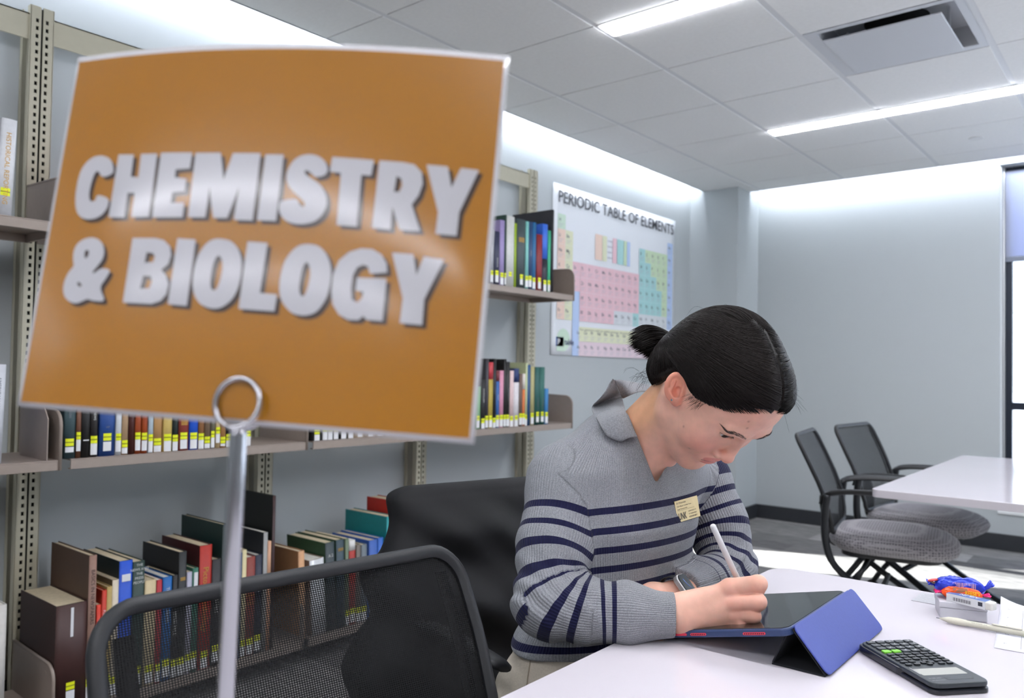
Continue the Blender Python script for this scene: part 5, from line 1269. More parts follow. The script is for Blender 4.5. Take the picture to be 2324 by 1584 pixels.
def hand_l(p):
    d = chain(p, [D_(1590, 1332, 1.375), D_(1535, 1351, 1.322), D_(1482, 1358, 1.302), D_(1452, 1366, 1.290)], [.0255, .0215, .0225, .0190], .015)
    for k in range(4):
        a = D_(1454-4*k, 1356+9*k, 1.292-0.008*k); b = D_(1420+2*k, 1378+11*k, 1.280-0.012*k); c = D_(1425+14*k, 1414+7*k, 1.268-.010*k); e = D_(1448+13*k, 1440+2*k, 1.262-.008*k)
        d = smin(d, chain(p, [a, b, c, e], [.0110, .0098, .0085, .0072], .004), .005)
    return smin(d, chain(p, [D_(1520, 1362, 1.312), D_(1490, 1390, 1.300), D_(1500, 1417, 1.292)], [.0150, .0110, .0085], .006), .008)
lo, hi = bx3([m for f in R_FING for m in f[0]]+R_THUMB[0]+[D_(1430, 1392, 1.23)], 0.03); V2, Q2 = surface(hand_r, lo, hi, 0.0013)
lo, hi = bx3(L_PALM+[D_(1590, 1332, 1.375), D_(1430, 1450, 1.25), D_(1490, 1450, 1.22), D_(1418, 1372, 1.28)], 0.03); V3, Q3 = surface(hand_l, lo, hi, 0.0018)
# arms and trunk inside the clothes carry the hands and the head
def inner(p):
    d = torso(p, -0.022)
    d = smin(d, chain(p, [J['shR'], J['elR'], D_(1440, 1392, 1.229)], [.040, .034, .024], .02), .03)
    return smin(d, chain(p, [J['shL'], J['elL'], D_(1585, 1332, 1.37)], [.040, .034, .023], .02), .03)
lo, hi = bx3([J[k] for k in J], 0.19); V4, Q4 = surface(inner, lo, hi, 0.008)
VB = np.concatenate([V1, V2, V3, V4]); QB = np.concatenate([Q1, Q2+len(V1), Q3+len(V1)+len(V2), Q4+len(V1)+len(V2)+len(V3)])
# skin tints: where the skin itself is redder, darker, lip-coloured; nostrils and mouth line darkened
SK = np.array(lin((233, 182, 160))[:3]); col = np.tile(SK, (len(VB), 1))
def tint(mask, rgb): global col; col = col*(1-mask[:, None])+np.array(lin(rgb)[:3])*mask[:, None]
q = to_head(V1); qa = q.copy(); qa[:, 0] = np.abs(qa[:, 0]); pad = lambda m: np.concatenate([m, np.zeros(len(VB)-len(V1))])
g = lambda c, r: np.exp(-(((qa-np.array(c))/np.array(r))**2).sum(1))
tint(pad(.75*sst(-.035, -.075, q[:, 2]*.6+q[:, 1]*.8)*sst(.03, -.01, q[:, 2])+.0), (214, 160, 118)); tint(pad(0.62*g((.042, -.022, .060), (.022, .022, .03))), (222, 138, 126))
tint(pad(0.8*sst(.004, -.002, ear(qa))), (220, 126, 100)); tint(pad(0.45*g((0, -.022, .098), (.014, .012, .014))), (214, 128, 112))
tint(pad(0.5*g((.04, .07, .06), (.03, .02, .04))), (224, 162, 142))
lipu = sst(.0028, .0006, np.abs(ell(qa, (0.0055, -0.0475, 0.0822), (0.0135, 0.0046, 0.0062)))*1.0)*(qa[:, 2] > .074); lipl = sst(.0028, .0006, np.abs(ell(qa, (0, -0.0580, 0.0812), (0.0160, 0.0056, 0.0068))))*(qa[:, 2] > .074)
tint(pad(0.7*np.maximum(lipu, lipl)), (192, 104, 102))
tint(pad(0.9*sst(.0016, .0002, np.abs(qa[:, 1]+.0526+.020*qa[:, 0]**2/.022))*(qa[:, 2] > .076)*(qa[:, 0] < .021)*(np.abs(qa[:, 1]+.053) < .004)), (120, 50, 52))
tint(pad(0.9*g((.0066, -.0330, .088), (.0028, .0026, .006))), (96, 46, 40))
def trace(fn, x, y, t0=.9, t1=2.0):
    """distance along the view depth at which a surface is first met"""
    r_ = ray(x, y); t = t0; L_ = ln(r_)
    for _ in range(140):
        d = float(fn((CO+r_*t)[None])[0]); t += max(d*.6, .0002)/L_
        if d < .0005 or t > t1: break
    return t
for mx_, my_ in ((1551, 968), (1564, 1018), (1699, 957), (1696, 972)):
    tint(pad(.55*np.exp(-(ln(V1-dep(mx_, my_, trace(skin_top, mx_, my_)))/.0019)**2)), (128, 72, 62))
s2 = slice(len(V1), len(V1)+len(V2)); kn = np.zeros(len(VB))
for f, _ in R_FING: kn[s2] = np.maximum(kn[s2], np.exp(-(ln(V2-f[1])/.012)**2)*.55); kn[s2] = np.maximum(kn[s2], np.exp(-(ln(V2-f[0]+CF*.006)/.013)**2)*.5)
tint(kn, (224, 140, 122))
m_skin = bpy.data.materials.new('skin'); m_skin.use_nodes = True; nt = m_skin.node_tree; b = pr(m_skin)
at = nt.nodes.new('ShaderNodeAttribute'); at.attribute_name = 'tone'; nz = nt.nodes.new('ShaderNodeTexNoise'); nz.inputs['Scale'].default_value = 55; nz.inputs['Detail'].default_value = 5
tc = nt.nodes.new('ShaderNodeTexCoord'); mpz = nt.nodes.new('ShaderNodeMapRange'); mpz.inputs['To Min'].default_value = 0.93; mpz.inputs['To Max'].default_value = 1.07; mpz.inputs['From Min'].default_value = .3; mpz.inputs['From Max'].default_value = .7
vm = nt.nodes.new('ShaderNodeVectorMath'); vm.operation = 'SCALE'; n3 = nt.nodes.new('ShaderNodeTexNoise'); n3.inputs['Scale'].default_value = 900; bp = nt.nodes.new('ShaderNodeBump'); bp.inputs['Strength'].default_value = .12; bp.inputs['Distance'].default_value = .0006
nt.links.new(tc.outputs['Object'], nz.inputs['Vector']); nt.links.new(nz.outputs[0], mpz.inputs[0]); nt.links.new(at.outputs['Color'], vm.inputs[0]); nt.links.new(mpz.outputs[0], vm.inputs['Scale']); nt.links.new(vm.outputs[0], b.inputs['Base Color'])
nt.links.new(tc.outputs['Object'], n3.inputs['Vector']); nt.links.new(n3.outputs[0], bp.inputs['Height']); nt.links.new(bp.outputs[0], b.inputs['Normal'])
b.inputs['Roughness'].default_value = .47; b.inputs['Specular IOR Level'].default_value = .42; b.inputs['Subsurface Weight'].default_value = .18; b.inputs['Subsurface Radius'].default_value = (.008, .003, .0015); b.inputs['Subsurface Scale'].default_value = 1.0
np_mesh('body', VB, QB, m_skin, person, cols={'tone': col})
# ---- eyes, brows, lashes, earring -----------------------------------------
m_eye = mat('eye_white', (226, 220, 214), .15); m_iris = mat('iris_brown', (46, 26, 18), .08, coat=.5)
for s in (-1, 1):
    c = EYE*np.array((s, 1, 1)); mb = MB(); G = []
    look = np.array((0.02*s, -0.12, 0.98)); look /= ln(look); a = np.cross((1, 0, 0), look); a /= ln(a); b_ = np.cross(look, a)
    for i in range(15):
        th = math.pi*i/14
        G.append([from_head(c+EYE_R*(look*math.cos(th)+math.sin(th)*(a*math.cos(f)+b_*math.sin(f)))) for f in np.linspace(0, 2*math.pi, 25)])
    mb.grid(G, flip=True); mb.m[:] = [1 if k < 24*3 else 0 for k in range(len(mb.m))]
    mb.build('eye', [m_eye, m_iris], person)
m_hair = bpy.data.materials.new('dark_hair'); m_hair.use_nodes = True; b = pr(m_hair); nt = m_hair.node_tree
b.inputs['Roughness'].default_value = .40; b.inputs['Specular IOR Level'].default_value = .16
at = nt.nodes.new('ShaderNodeObjectInfo'); b.inputs['Base Color'].default_value = lin((24, 19, 17))
m_brow = mat('brow_hair', (76, 62, 58), .7)
def strands(paths, rad, name, parent, seg=3, m=None):
    """paths: (n, k, 3) world points; thin tapering threads in one mesh"""
    P = np.asarray(paths, float); n, k = P.shape[:2]; T = np.gradient(P, axis=1); T /= ln(T)[..., None]+1e-12
    ref = np.array((0.31, 0.52, 0.79)); a = np.cross(T, ref); a /= ln(a)[..., None]+1e-12; b_ = np.cross(T, a)
    tt = np.linspace(0, 1, k); prof = np.minimum(1, np.minimum((tt+.03)*12, (1.02-tt)*5))
    r = (np.asarray(rad).reshape(-1, 1)*np.ones((n, 1))*prof)[..., None]
    V = np.stack([P+r*(math.cos(2*math.pi*q/seg)*a+math.sin(2*math.pi*q/seg)*b_) for q in range(seg)], 2).reshape(-1, 3)
    base = (np.arange(n)[:, None, None]*k+np.arange(k-1)[None, :, None])*seg; q_ = np.arange(seg)[None, None]; q1 = (q_+1) % seg
    Q = np.stack([base+q_, base+q1, base+seg+q1, base+seg+q_], -1).reshape(-1, 4)
    return np_mesh(name, V, Q, m or m_hair, parent)
def project_front(x, y, z0=0.115):
    """foremost skin point at head x, y"""
    x = np.asarray(x, float); y = np.asarray(y, float); z = np.full(x.shape, z0)
    for _ in range(60): z -= np.clip(head(np.stack([x, y, z], -1)), -.004, .004)*.8
    return np.stack([x, y, z], -1)
for s in (-1, 1):
    n = 190; t = RNG.random(n); brw = np.interp(t, [0, .25, .7, 1], [.0018, .0025, .0018, .0005])
    x0 = .0105+.037*t; y0 = np.interp(t, [0, .35, .7, 1], [.0322, .0388, .0392, .0330])+brw*RNG.uniform(-1, 1, n)
    dx, dy = .0055*(.5+.6*t), np.interp(t, [0, .3, .7, 1], [.0034, .0016, .0004, -.0010])
    k = 4; pts = np.stack([project_front(s*(x0+dx*u), y0+dy*u)+np.array((0, 0, .0004+.0009*u)) for u in np.linspace(0, 1, k)], 1)
    strands(from_head(pts), .00017, 'eyebrow', person, m=m_brow)
    # lashes along the lowered upper lid
    xs_ = np.linspace(-.0140, .0150, 60); yl = 0.0172+.0051+0.16*xs_-10*xs_**2-.0012*(np.abs(xs_)/.0135)**3
    base = project_front(s*(EYE[0]+xs_), yl)+np.array((0, 0, .0003))
    out = np.stack([s*(.10+25*np.maximum(xs_, -.004)), -0.60+0*xs_, 0.75+0*xs_], 1); out /= ln(out)[:, None]
    L_ = .0040*(.7+.3*RNG.random(60))
    lash = np.stack([base+out*(L_*u)[:, None]+np.array((0, .0012, 0))*u*u for u in np.linspace(0, 1, 4)], 1)
    line = np.stack([base[:-1], base[:-1]*.5+base[1:]*.5, base[1:], base[1:]*1.0+(base[1:]-base[:-1])*.3], 1)
    strands(from_head(np.concatenate([lash, line])), np.concatenate([np.full(60, .00010), np.full(59, .00034)]), 'eyelashes', person)
e0 = EAR_C*np.array((-1, 1, 1)); ep_ = e0+np.array((-1, 1, 1))*(_ex*.0045+_ea*-.0170+_ez*.001)
MB().tube([from_head(ep_+np.array((-.0035, 0, 0))), from_head(ep_+np.array((.002, 0, 0)))], 0.0017, 10).build('earring', m_chrome, person)
# ---- hair ------------------------------------------------------------------
HZ = [-.13, -.076, -.050, -.038, -.030, -.017, -.006, .007, .020, .032, .0486, .0644, .0764, .09]; HY = [-.12, -.098, -.066, -.036, .006, .029, .025, .020, .024, .035, .052, .083, .096, .118]
HCEN = np.array((0, .02, -.015)); KNOT = np.array((0.0, -.040, -.124))
def scalp(q0):
    q = q0.copy(); q[..., 0] = np.abs(q[..., 0]); return smin(skull(q), ell(q, (0, -.03, -.062), (.058, .060, .045)), .025)
def thick(q): return .0068+.0035*sst(.0, -.10, q[..., 2])
def hair_sdf(q):
    edge = q[..., 1]-np.interp(q[..., 2], HZ, HY)
    part = np.exp(-(q[..., 0]/.0013)**2)*sst(-.005, .030, q[..., 2])
    th = .0012+(thick(q)-.0012)*sst(.0, .030, edge)
    return smax(scalp(q)-th*(1-.86*part), -edge*.8, .004)
lo, hi = np.array((-.11, -.13, -.15)), np.array((.11, .15, .10))
VH, QH = surface(hair_sdf, lo, hi, .0018)
hair = np_mesh('hair', from_head(VH), QH, m_hair, person)
def hair_r(dirs):
    lo_, hi_ = np.full(dirs.shape[:-1], .03), np.full(dirs.shape[:-1], .20)
    for _ in range(18):
        m = (lo_+hi_)/2; P_ = HCEN+dirs*m[..., None]; ins = scalp(P_)-thick(P_) < 0
        lo_ = np.where(ins, m, lo_); hi_ = np.where(ins, hi_, m)
    return lo_
def unit(a): return a/(ln(a)[..., None]+1e-12)
n = 3600; side = np.where(RNG.random(n) < .66, -1.0, 1.0); s = RNG.random(n)**.9; K = 20; tt = np.linspace(0, 1, K)[None, :, None]
# roots: along the parting (front to crown), along the hairline at the temple, at the nape
zp = .073-.130*s; yp = np.interp(zp, [-.06, -.027, .032, .073], [.104, .118, .119, .094])
root = np.stack([side*RNG.uniform(.0010, .004, n), yp, zp], 1); ctrl = np.stack([side*(1.15-.45*s), .62+.55*s+RNG.normal(0, .10, n), .25-.30*s+RNG.normal(0, .06, n)], 1)
hl = RNG.random(n) < .42; tz = RNG.uniform(-.020, .072, n); ty = np.interp(tz, HZ, HY)+.0010+np.abs(RNG.normal(0, .0035, n)); txx = np.sqrt(np.clip(1-((ty-.022)/.098)**2-((tz+.02)/.096)**2, .004, 1))*.0755
u_ = (tz+.018)/.089
root[hl] = np.stack([side*txx, ty, tz], 1)[hl]; ctrl[hl] = np.stack([side*1.15, .26+.42*u_+RNG.normal(0, .06, n), .05-.15*(1-u_)], 1)[hl]
npe = 800; ang = RNG.uniform(0, 1, npe); rz = -.030-.058*ang; rn = np.stack([np.where(RNG.random(npe) < .6, -1, 1)*np.interp(rz, [-.09, -.05, -.03], [.030, .060, .070])*RNG.uniform(.2, 1, npe)**.6, np.interp(rz, HZ, HY)+.003, rz], 1)
nb_ = 700; bz = RNG.uniform(-.058, -.014, nb_); rb_ = np.stack([np.where(RNG.random(nb_) < .65, -1, 1)*np.interp(bz, [-.06, -.03, -.01], [.060, .071, .0745]), np.interp(bz, HZ, HY)+.002+RNG.random(nb_)*.012, bz], 1)
nc_ = 900; cz = RNG.uniform(-.105, -.035, nc_); rc2 = np.stack([RNG.uniform(-1, 1, nc_)*np.interp(cz, [-.105, -.06, -.035], [.030, .035, .012]), np.interp(cz, [-.105, -.09, -.06, -.035], [.06, .085, .104, .116]), cz], 1)
root = np.concatenate([root, rn, rb_, rc2]); ctrl = np.concatenate([ctrl, np.stack([rn[:, 0]*9, -.25+0*ang, -.75+0*ang], 1), np.stack([rb_[:, 0]*12, -.05+4*(bz+.058), -.55+0*bz], 1), np.stack([rc2[:, 0]*14, .35+0*cz, -.9+0*cz], 1)]); N_ = n+npe+nb_+nc_
low = np.concatenate([hl, np.ones(npe+nb_, bool), np.zeros(nc_, bool)])[:, None]
d0 = unit(root-HCEN); dC = unit(ctrl); kn_ = KNOT+RNG.normal(0, .0055, (N_, 3))*np.array((1, 1, .3)); dK = unit(kn_-HCEN)
dd = unit((1-tt)**2*d0[:, None]+2*tt*(1-tt)*dC[:, None]+tt**2*dK[:, None])
lift = RNG.uniform(-.0004, .0022, (N_, 1))-np.where(low, .0062, .0012)*np.clip(1-tt[..., 0]*np.where(low, 5.5, 9), 0, 1)**1.5
path = HCEN+dd*(hair_r(dd)+lift)[..., None]
w_ = sst(.80, 1.0, tt); path = path*(1-w_)+kn_[:, None]*w_
strands(from_head(path), RNG.uniform(.00028, .00062, N_), 'hair_strands', hair)
# ponytail
nt_ = 900; tip = from_head((0, 0, 0)); kw = from_head(KNOT)
t_dir = dep(1434, 772, 1.36)-kw; tl = ln(t_dir); t_dir = t_dir/tl; t_up = np.array((0, 0, 1.0)); t_up -= t_dir*(t_up @ t_dir); t_up /= ln(t_up); t_sd = np.cross(t_dir, t_up)
a = RNG.uniform(0, 2*math.pi, nt_); rad = np.sqrt(RNG.random(nt_)); ca_, sa_ = rad*np.cos(a), rad*np.sin(a); Lr = tl*(1.02-.36*np.clip(-sa_, 0, 1)**1.3-.12*RNG.random(nt_)); K = 14; u = np.linspace(0, 1, K)[None]
sp_ = .008+.024*np.sin(np.clip(u*1.35, 0, 1.45))-.008*np.clip(u-.75, 0, 1)*4*.5
tail = kw+(u*Lr[:, None])[..., None]*t_dir+(sp_*ca_[:, None]*.8)[..., None]*t_sd+(sp_*sa_[:, None]+.006*np.sin(u*2.6)-.010*u**2-.002)[..., None]*t_up
strands(tail, RNG.uniform(.0003, .0006, nt_), 'ponytail', hair)
tie = MB(); 
tie.tube([kw+t_dir*.010+.0095*(math.cos(x)*t_up+math.sin(x)*t_sd) for x in np.linspace(0, 2*math.pi, 25)], .0042, 8, caps=False).build('hair_tie', mat('hair_tie', (16, 16, 18), .6), hair)
# loose hairs: nape wisps, flyaways over the crown, sideburn
W = []
for k in range(90):
    z_ = RNG.uniform(-.088, -.045); r0 = from_head((RNG.choice([-1, -1, 1])*RNG.uniform(.01, .055), np.interp(z_, HZ, HY)+RNG.uniform(-.002, .02), z_-.004))
    dv = -CR*RNG.uniform(.006, .030)+CU*RNG.uniform(-.022, .012)-CF*RNG.uniform(0, .01); W.append([r0, r0+dv*.4+CU*.004, r0+dv*.8, r0+dv+np.array((0, 0, -.010*RNG.random()))])
for k in range(34):
    s_ = RNG.uniform(.1, 1.0); z_ = .04-.14*s_; r0 = np.array((RNG.uniform(-.03, .02), .122 if z_ > -.03 else .118-.55*(-.03-z_), z_)); r1 = from_head(r0); L_ = RNG.uniform(.03, .075)
    dv = -CR*L_*RNG.uniform(.6, 1)+CU*L_*RNG.uniform(-.25, .25); W.append([r1, r1+dv*.35+CU*RNG.uniform(.004, .014), r1+dv*.7+CU*RNG.uniform(.004, .016), r1+dv-CU*.004])
for k in range(46):
    z_ = RNG.uniform(.008, .032); r0 = from_head((-.0665, np.interp(z_, HZ, HY)+RNG.uniform(-.002, .006), z_)); dv = -CR*RNG.uniform(.008, .022)-CU*RNG.uniform(.006, .016); W.append([r0, r0+dv*.35-CF*.002, r0+dv*.7-CF*.002, r0+dv])
for k in range(14):
    r0 = from_head((RNG.uniform(.0, .02), .10+RNG.uniform(-.004, .02), .078-RNG.uniform(0, .03))); dv = CR*RNG.uniform(.01, .035)+CU*RNG.uniform(-.03, .015); W.append([r0, r0+dv*.3+CU*.004, r0+dv*.7, r0+dv-CU*.004])
Wp = np.array([spline(w, 4) for w in W]); strands(Wp, .00016, 'loose_hairs', hair)
# ------------------------------------------------------------------ sweater
SLR = ([J['shR'], D_(1256, 1240, 1.305), J['elR'], D_(1330, 1386, 1.236), D_(1430, 1391, 1.229), D_(1531, 1396, 1.221)], [.064, .0570, .0490, .0460, .0395, .0335])
SLL = ([J['shL'], D_(1628, 1190, 1.535), J['elL'], D_(1608, 1321, 1.420), D_(1549, 1340, 1.345)], [.062, .0550, .0480, .0400, .0325])
def bone(p, pts):
    """nearest place on a bent limb: (arc length, distance, angle round the bone)"""
    best = np.full(p.shape[:-1], 9.0); A_ = np.zeros_like(best); acc = 0.0; ss, ds = [], []
    nb = np.cross(pts[1]-pts[0], pts[-1]-pts[-2]); nb /= ln(nb)
    for a, b_ in zip(pts[:-1], pts[1:]):
        ab = b_-a; L_ = ln(ab); h = np.clip(((p-a) @ ab)/(L_*L_), 0, 1); v = p-a-h[..., None]*ab; d = ln(v)
        t = ab/L_; e1 = nb-t*(nb @ t); e1 /= ln(e1); e2 = np.cross(t, e1)
        m = d < best; best = np.where(m, d, best); A_ = np.where(m, np.arctan2(v @ e2, v @ e1), A_); ss.append(acc+h*L_); ds.append(d); acc += L_
    w = np.exp(-(np.stack(ds)-best)/.0022); S_ = (w*np.stack(ss)).sum(0)/w.sum(0)
    return S_, best, A_
def sleeve(p, pts, rs):
    d = chain(p, pts, rs, .022)
    w = np.exp(-(ln(p-pts[2])/.075)**2); t1 = (pts[2]-pts[1])/ln(pts[2]-pts[1])-.6*(pts[3]-pts[2])/ln(pts[3]-pts[2])
    d = d-.0030*w*np.sin((p-pts[2]) @ t1*2*math.pi/.032+6*((p-pts[2]) @ CF))                  # creases at the elbow
    tc_ = (pts[-1]-pts[-2])/ln(pts[-1]-pts[-2]); d = d-.0045*np.exp(-(((p-pts[-1]) @ tc_+.075)/.018)**2)*np.exp(-(ln(p-pts[-1])/.13)**4)                                             # blouse above the cuff
    d = d-.0012*np.sin(p @ np.array((61, 47, 83.)))*np.sin(p @ np.array((-53, 71, 37.)))
    return smax(d, (p-pts[-1]) @ ((pts[-1]-pts[-2])/ln(pts[-1]-pts[-2])), .003)              # cut at the cuff
V_B, V_L, V_R = ray(1489, 1098), ray(1437, 968), ray(1545, 1000)
_nl = np.cross(V_L, V_B); _nl /= ln(_nl); _nr = np.cross(V_B, V_R); _nr /= ln(_nr)
if _nl @ ray(1490, 1040) < 0: _nl = -_nl
if _nr @ ray(1490, 1040) < 0: _nr = -_nr
def sweater_solid(p):
    t = torso(p, .004+.005*sst(TZs[0]+.12, TZs[0]+.06, p[..., 2]))
    t = t-.0025*np.sin(p[..., 2]*70+p[..., 0]*30)*sst(.90, .70, p[..., 2])
    nb = J['neck']-np.array((0, 0, .030))
    t = smin(t, cone(p, nb-BS*.035+np.array((0, 0, .028)), J['shR']+np.array((0, 0, -.002)), .058, .060), .04)
    t = smin(t, cone(p, nb+BS*.02, J['shL']+np.array((0, 0, -.004)), .052, .056), .04)
    return t
def sweater(p):
    t = sweater_solid(p); d = smin(smin(t, sleeve(p, *SLR), .022), sleeve(p, *SLL), .022)
    # neckline: the V in front, the round opening behind the collar
    q = p-CO
    v = -smin(q @ _nl, q @ _nr, .006); front = -((p-J['neck']) @ BF)-.02
    d = smax(d, -smax(v, front, .01), .0035)
    d = smax(d, -cone(p, J['neck']-np.array((0, 0, .012)), J['neck']+np.array((0, 0, .10)), .055, .070), .006)
    return d
allp = [J[k] for k in J]+SLR[0]+SLL[0]
lo, hi = bx3(allp, .09); lo[:2] -= .06; hi[:2] += .02
VS, QS = surface(sweater, lo, hi, .0030)
def rounded(pts):
    """the limb's axis with the elbow rounded off, so that knitted rows fan round it"""
    a, e, b_ = pts[2]+(pts[1]-pts[2])*(.075/ln(pts[1]-pts[2])), pts[2], pts[2]+(pts[3]-pts[2])*(.075/ln(pts[3]-pts[2]))
    return [pts[0], pts[1]]*1+[(1-t)**2*a+2*t*(1-t)*e+t*t*b_ for t in np.linspace(0, 1, 9)]+list(pts[3:])
XR, XL = rounded(SLR[0]), rounded(SLL[0])
sR, dR, aR = bone(VS, XR); sL, dL, aL = bone(VS, XL); fR, fL, fT = sleeve(VS, *SLR), sleeve(VS, *SLL), sweater_solid(VS)
reg = np.argmin(np.stack([fT, fR, fL], 1), 1)
nrm_t = np.array((0, 0, 1.0))-.09*CR+.05*CF; zT = -(VS-J['chest']) @ nrm_t
angT = np.arctan2((VS-J['chest']) @ BS, (VS-J['chest']) @ BF)
LR_, LL_ = sum(ln(b_-a) for a, b_ in zip(XR[:-1], XR[1:])), sum(ln(b_-a) for a, b_ in zip(XL[:-1], XL[1:]))
T0, R0_, L0_ = -.035, .0655, .004                    # first stripe on trunk and sleeves
along = np.select([reg == 1, reg == 2], [np.interp(sR, [R0_-.1, R0_, R0_+.0345*4, LR_-.0923-.0318*4, LR_-.0923, LR_-.0923+.318], [-2.9, 0, 4, 6, 10, 20]), (sL-L0_)/.0320], (zT-T0)/.0312)
last = np.select([reg == 1, reg == 2], [10.6, (LL_-.062-L0_)/.0320], (.265-T0)/.0312)
around = np.select([reg == 1, reg == 2], [aR*.050, aL*.048], angT*.15)
rib = np.where(along > last, 1.0, 0.0)
m_knit = bpy.data.materials.new('ribbed_knit'); m_knit.use_nodes = True; nt = m_knit.node_tree; b = pr(m_knit); Lk = nt.links.new
def att(nm): a = nt.nodes.new('ShaderNodeAttribute'); a.attribute_name = nm; return a.outputs['Fac']
def mth(op, a, c=None, v=None):
    n_ = nt.nodes.new('ShaderNodeMath'); n_.operation = op
    Lk(a, n_.inputs[0]) if not isinstance(a, (int, float)) else setattr(n_.inputs[0], 'default_value', a)
    if c is not None: Lk(c, n_.inputs[1])
    if v is not None: n_.inputs[1].default_value = v
    return n_.outputs[0]
al, la, ar_ = att('along'), att('last'), att('around')
band = mth('LESS_THAN', mth('ABSOLUTE', mth('SUBTRACT', mth('FRACT', mth('ADD', al, v=.5)), v=.5)), v=.172)
on = mth('MULTIPLY', mth('GREATER_THAN', al, v=-.4), mth('LESS_THAN', al, la)); band = mth('MULTIPLY', band, on)
tc = nt.nodes.new('ShaderNodeTexCoord'); nz = nt.nodes.new('ShaderNodeTexNoise'); nz.inputs['Scale'].default_value = 650; nz.inputs['Detail'].default_value = 5; Lk(tc.outputs['Object'], nz.inputs['Vector'])
rp = nt.nodes.new('ShaderNodeValToRGB'); rp.color_ramp.elements[0].position = .30; rp.color_ramp.elements[0].color = lin((116, 118, 123)); rp.color_ramp.elements[1].position = .68; rp.color_ramp.elements[1].color = lin((152, 153, 157)); Lk(nz.outputs[0], rp.inputs[0])
mxk = nt.nodes.new('ShaderNodeMix'); mxk.data_type = 'RGBA'; Lk(band, mxk.inputs[0]); Lk(rp.outputs[0], mxk.inputs[6]); mxk.inputs[7].default_value = lin((27, 28, 58)); Lk(mxk.outputs[2], b.inputs['Base Color'])
ribw = mth('SINE', mth('MULTIPLY', ar_, v=2*math.pi/.0040)); wv = mth('ADD', mth('MULTIPLY', ribw, v=1.0), mth('MULTIPLY', nz.outputs[0], v=.5))
bp = nt.nodes.new('ShaderNodeBump'); bp.inputs['Strength'].default_value = .6; bp.inputs['Distance'].default_value = .0008; Lk(wv, bp.inputs['Height']); Lk(bp.outputs[0], b.inputs['Normal'])
b.inputs['Roughness'].default_value = .92; b.inputs['Specular IOR Level'].default_value = .15; b.inputs['Sheen Weight'].default_value = .08
sw = np_mesh('sweater', VS, QS, m_knit, person, attrs={'along': along, 'last': last, 'around': around})
# collar: a soft flap over the shoulder and the stand behind the neck
m_col = mat('collar_knit', (128, 129, 133), .92, spec=.15, noise=(420, .2), bump=(900, .35), sheen=.25)
in_px = [(1393, 861), (1402, 882), (1413, 905), (1421, 935), (1433, 965), (1448, 993)]; out_px = [(1386, 868), (1364, 902), (1342, 926), (1358, 958), (1378, 990), (1410, 1003)]
body_s = lambda p: np.minimum(sweater(p), skin_top(p))
ti = [min(trace(skin_top, x+9, y), 1.45)-.011 for x, y in in_px]; to = [min(trace(body_s, x, y), 1.45)-.0075 for x, y in out_px]
ti[0] = 1.402; to[0] = 1.405; to[1] = min(to[1], 1.392)
A_ = spline([dep(*p_, t) for p_, t in zip(in_px, ti)], 5); B_ = spline([dep(*p_, t) for p_, t in zip(out_px, to)], 5)
G = []
for a, b_ in zip(A_, B_):
    rw = []
    for s in np.linspace(0, 1, 9):
        p_ = a*(1-s)+b_*s; p_ = p_-CF*.0060*math.sin(math.pi*s)**.8+CU*.004*math.sin(math.pi*s); rw.append(p_)
    G.append(rw)
mb = MB().grid(G)
fold = spline([dep(1393, 861, 1.402), dep(1412, 862, 1.435), dep(1440, 867, 1.475), dep(1474, 873, 1.505)], 5); nek = spline([dep(1413, 906, ti[2]+.012), dep(1432, 897, 1.425), dep(1452, 890, 1.462), dep(1480, 890, 1.50)], 5)
mb.grid([[a*(1-s)+b_*s for s in np.linspace(0, 1, 5)] for a, b_ in zip(fold, nek)])
mb.build('collar', m_col, sw, solid=.0028, subsurf=1)
# name badge pinned to the chest
bc_ = (1559, 1156); tb = trace(sweater, *bc_)-.0065; Pc = dep(*bc_, tb); gq = np.array([float(sweater((Pc+e*.012)[None])[0]-sweater((Pc-e*.012)[None])[0]) for e in np.eye(3)]); gq /= ln(gq)
gq = gq*.75-CF*.25; gq /= ln(gq)
def onb(x, y, w=0.0): r_ = ray(x, y); t = ((Pc-CO) @ gq)/(r_ @ gq); return CO+r_*t+gq*w
bTL, bTR, bBR, bBL = onb(1525.5, 1140), onb(1577, 1126.5), onb(1593, 1170), onb(1541, 1187)
bex = (bTR-bTL+bBR-bBL)/2; bw_ = ln(bex); bex /= bw_; bey = (bTL-bBL+bTR-bBR)/2; bh_ = ln(bey); bey /= bh_; bc3 = (bTL+bTR+bBR+bBL)/4; bn_ = np.cross(bex, bey); bey = bey-bex*(bey @ bex); bey /= ln(bey); bn_ = np.cross(bex, bey)
def bq(u, v, w=0.0): return bc3+bex*(u-.5)*bw_+bey*(v-.5)*bh_+bn_*w
badge = MB().prism([bq(u, v, -.0012) for u, v in ((0, 0), (1, 0), (1, 1), (0, 1))], bn_*.0012).build('name_badge', m_black, person, origin=bc3)
badge['label'] = 'small brass name badge with black lettering'
MB().prism([bq(u, v, .0001) for u, v in ((.012, .03), (1, .03), (1, 1), (.012, 1))], bn_*.0008).build('brass_plate', mat('brass_plate', (214, 192, 142), .38, metal=.25), badge)
bt = MB(); H_ = bh_
for (s_, u, v, hh, wd_, bo) in (('Eri Watanabe', .075, .845, .085, .40, .004), ('CRLA Master Certified Tutor', .075, .70, .065, .62, .002), ('Loper Success Hub', .075, .575, .065, .42, .002), ('UNK', .085, .13, .30, .34, .03), ('UNIVERSITY', .52, .38, .062, .35, 0.0), ('OF NEBRASKA', .52, .25, .062, .35, 0.0), ('KEARNEY', .52, .115, .075, .36, .01)):
    put_text(bt, s_, bq(u, v, .0011), bex, bey, hh*H_, wd_*bw_, 0, bold=bo)
bt.add([bq(.09, .53, .0011), bq(.80, .53, .0011), bq(.80, .538, .0011), bq(.09, .538, .0011)], [(0, 1, 2, 3)])
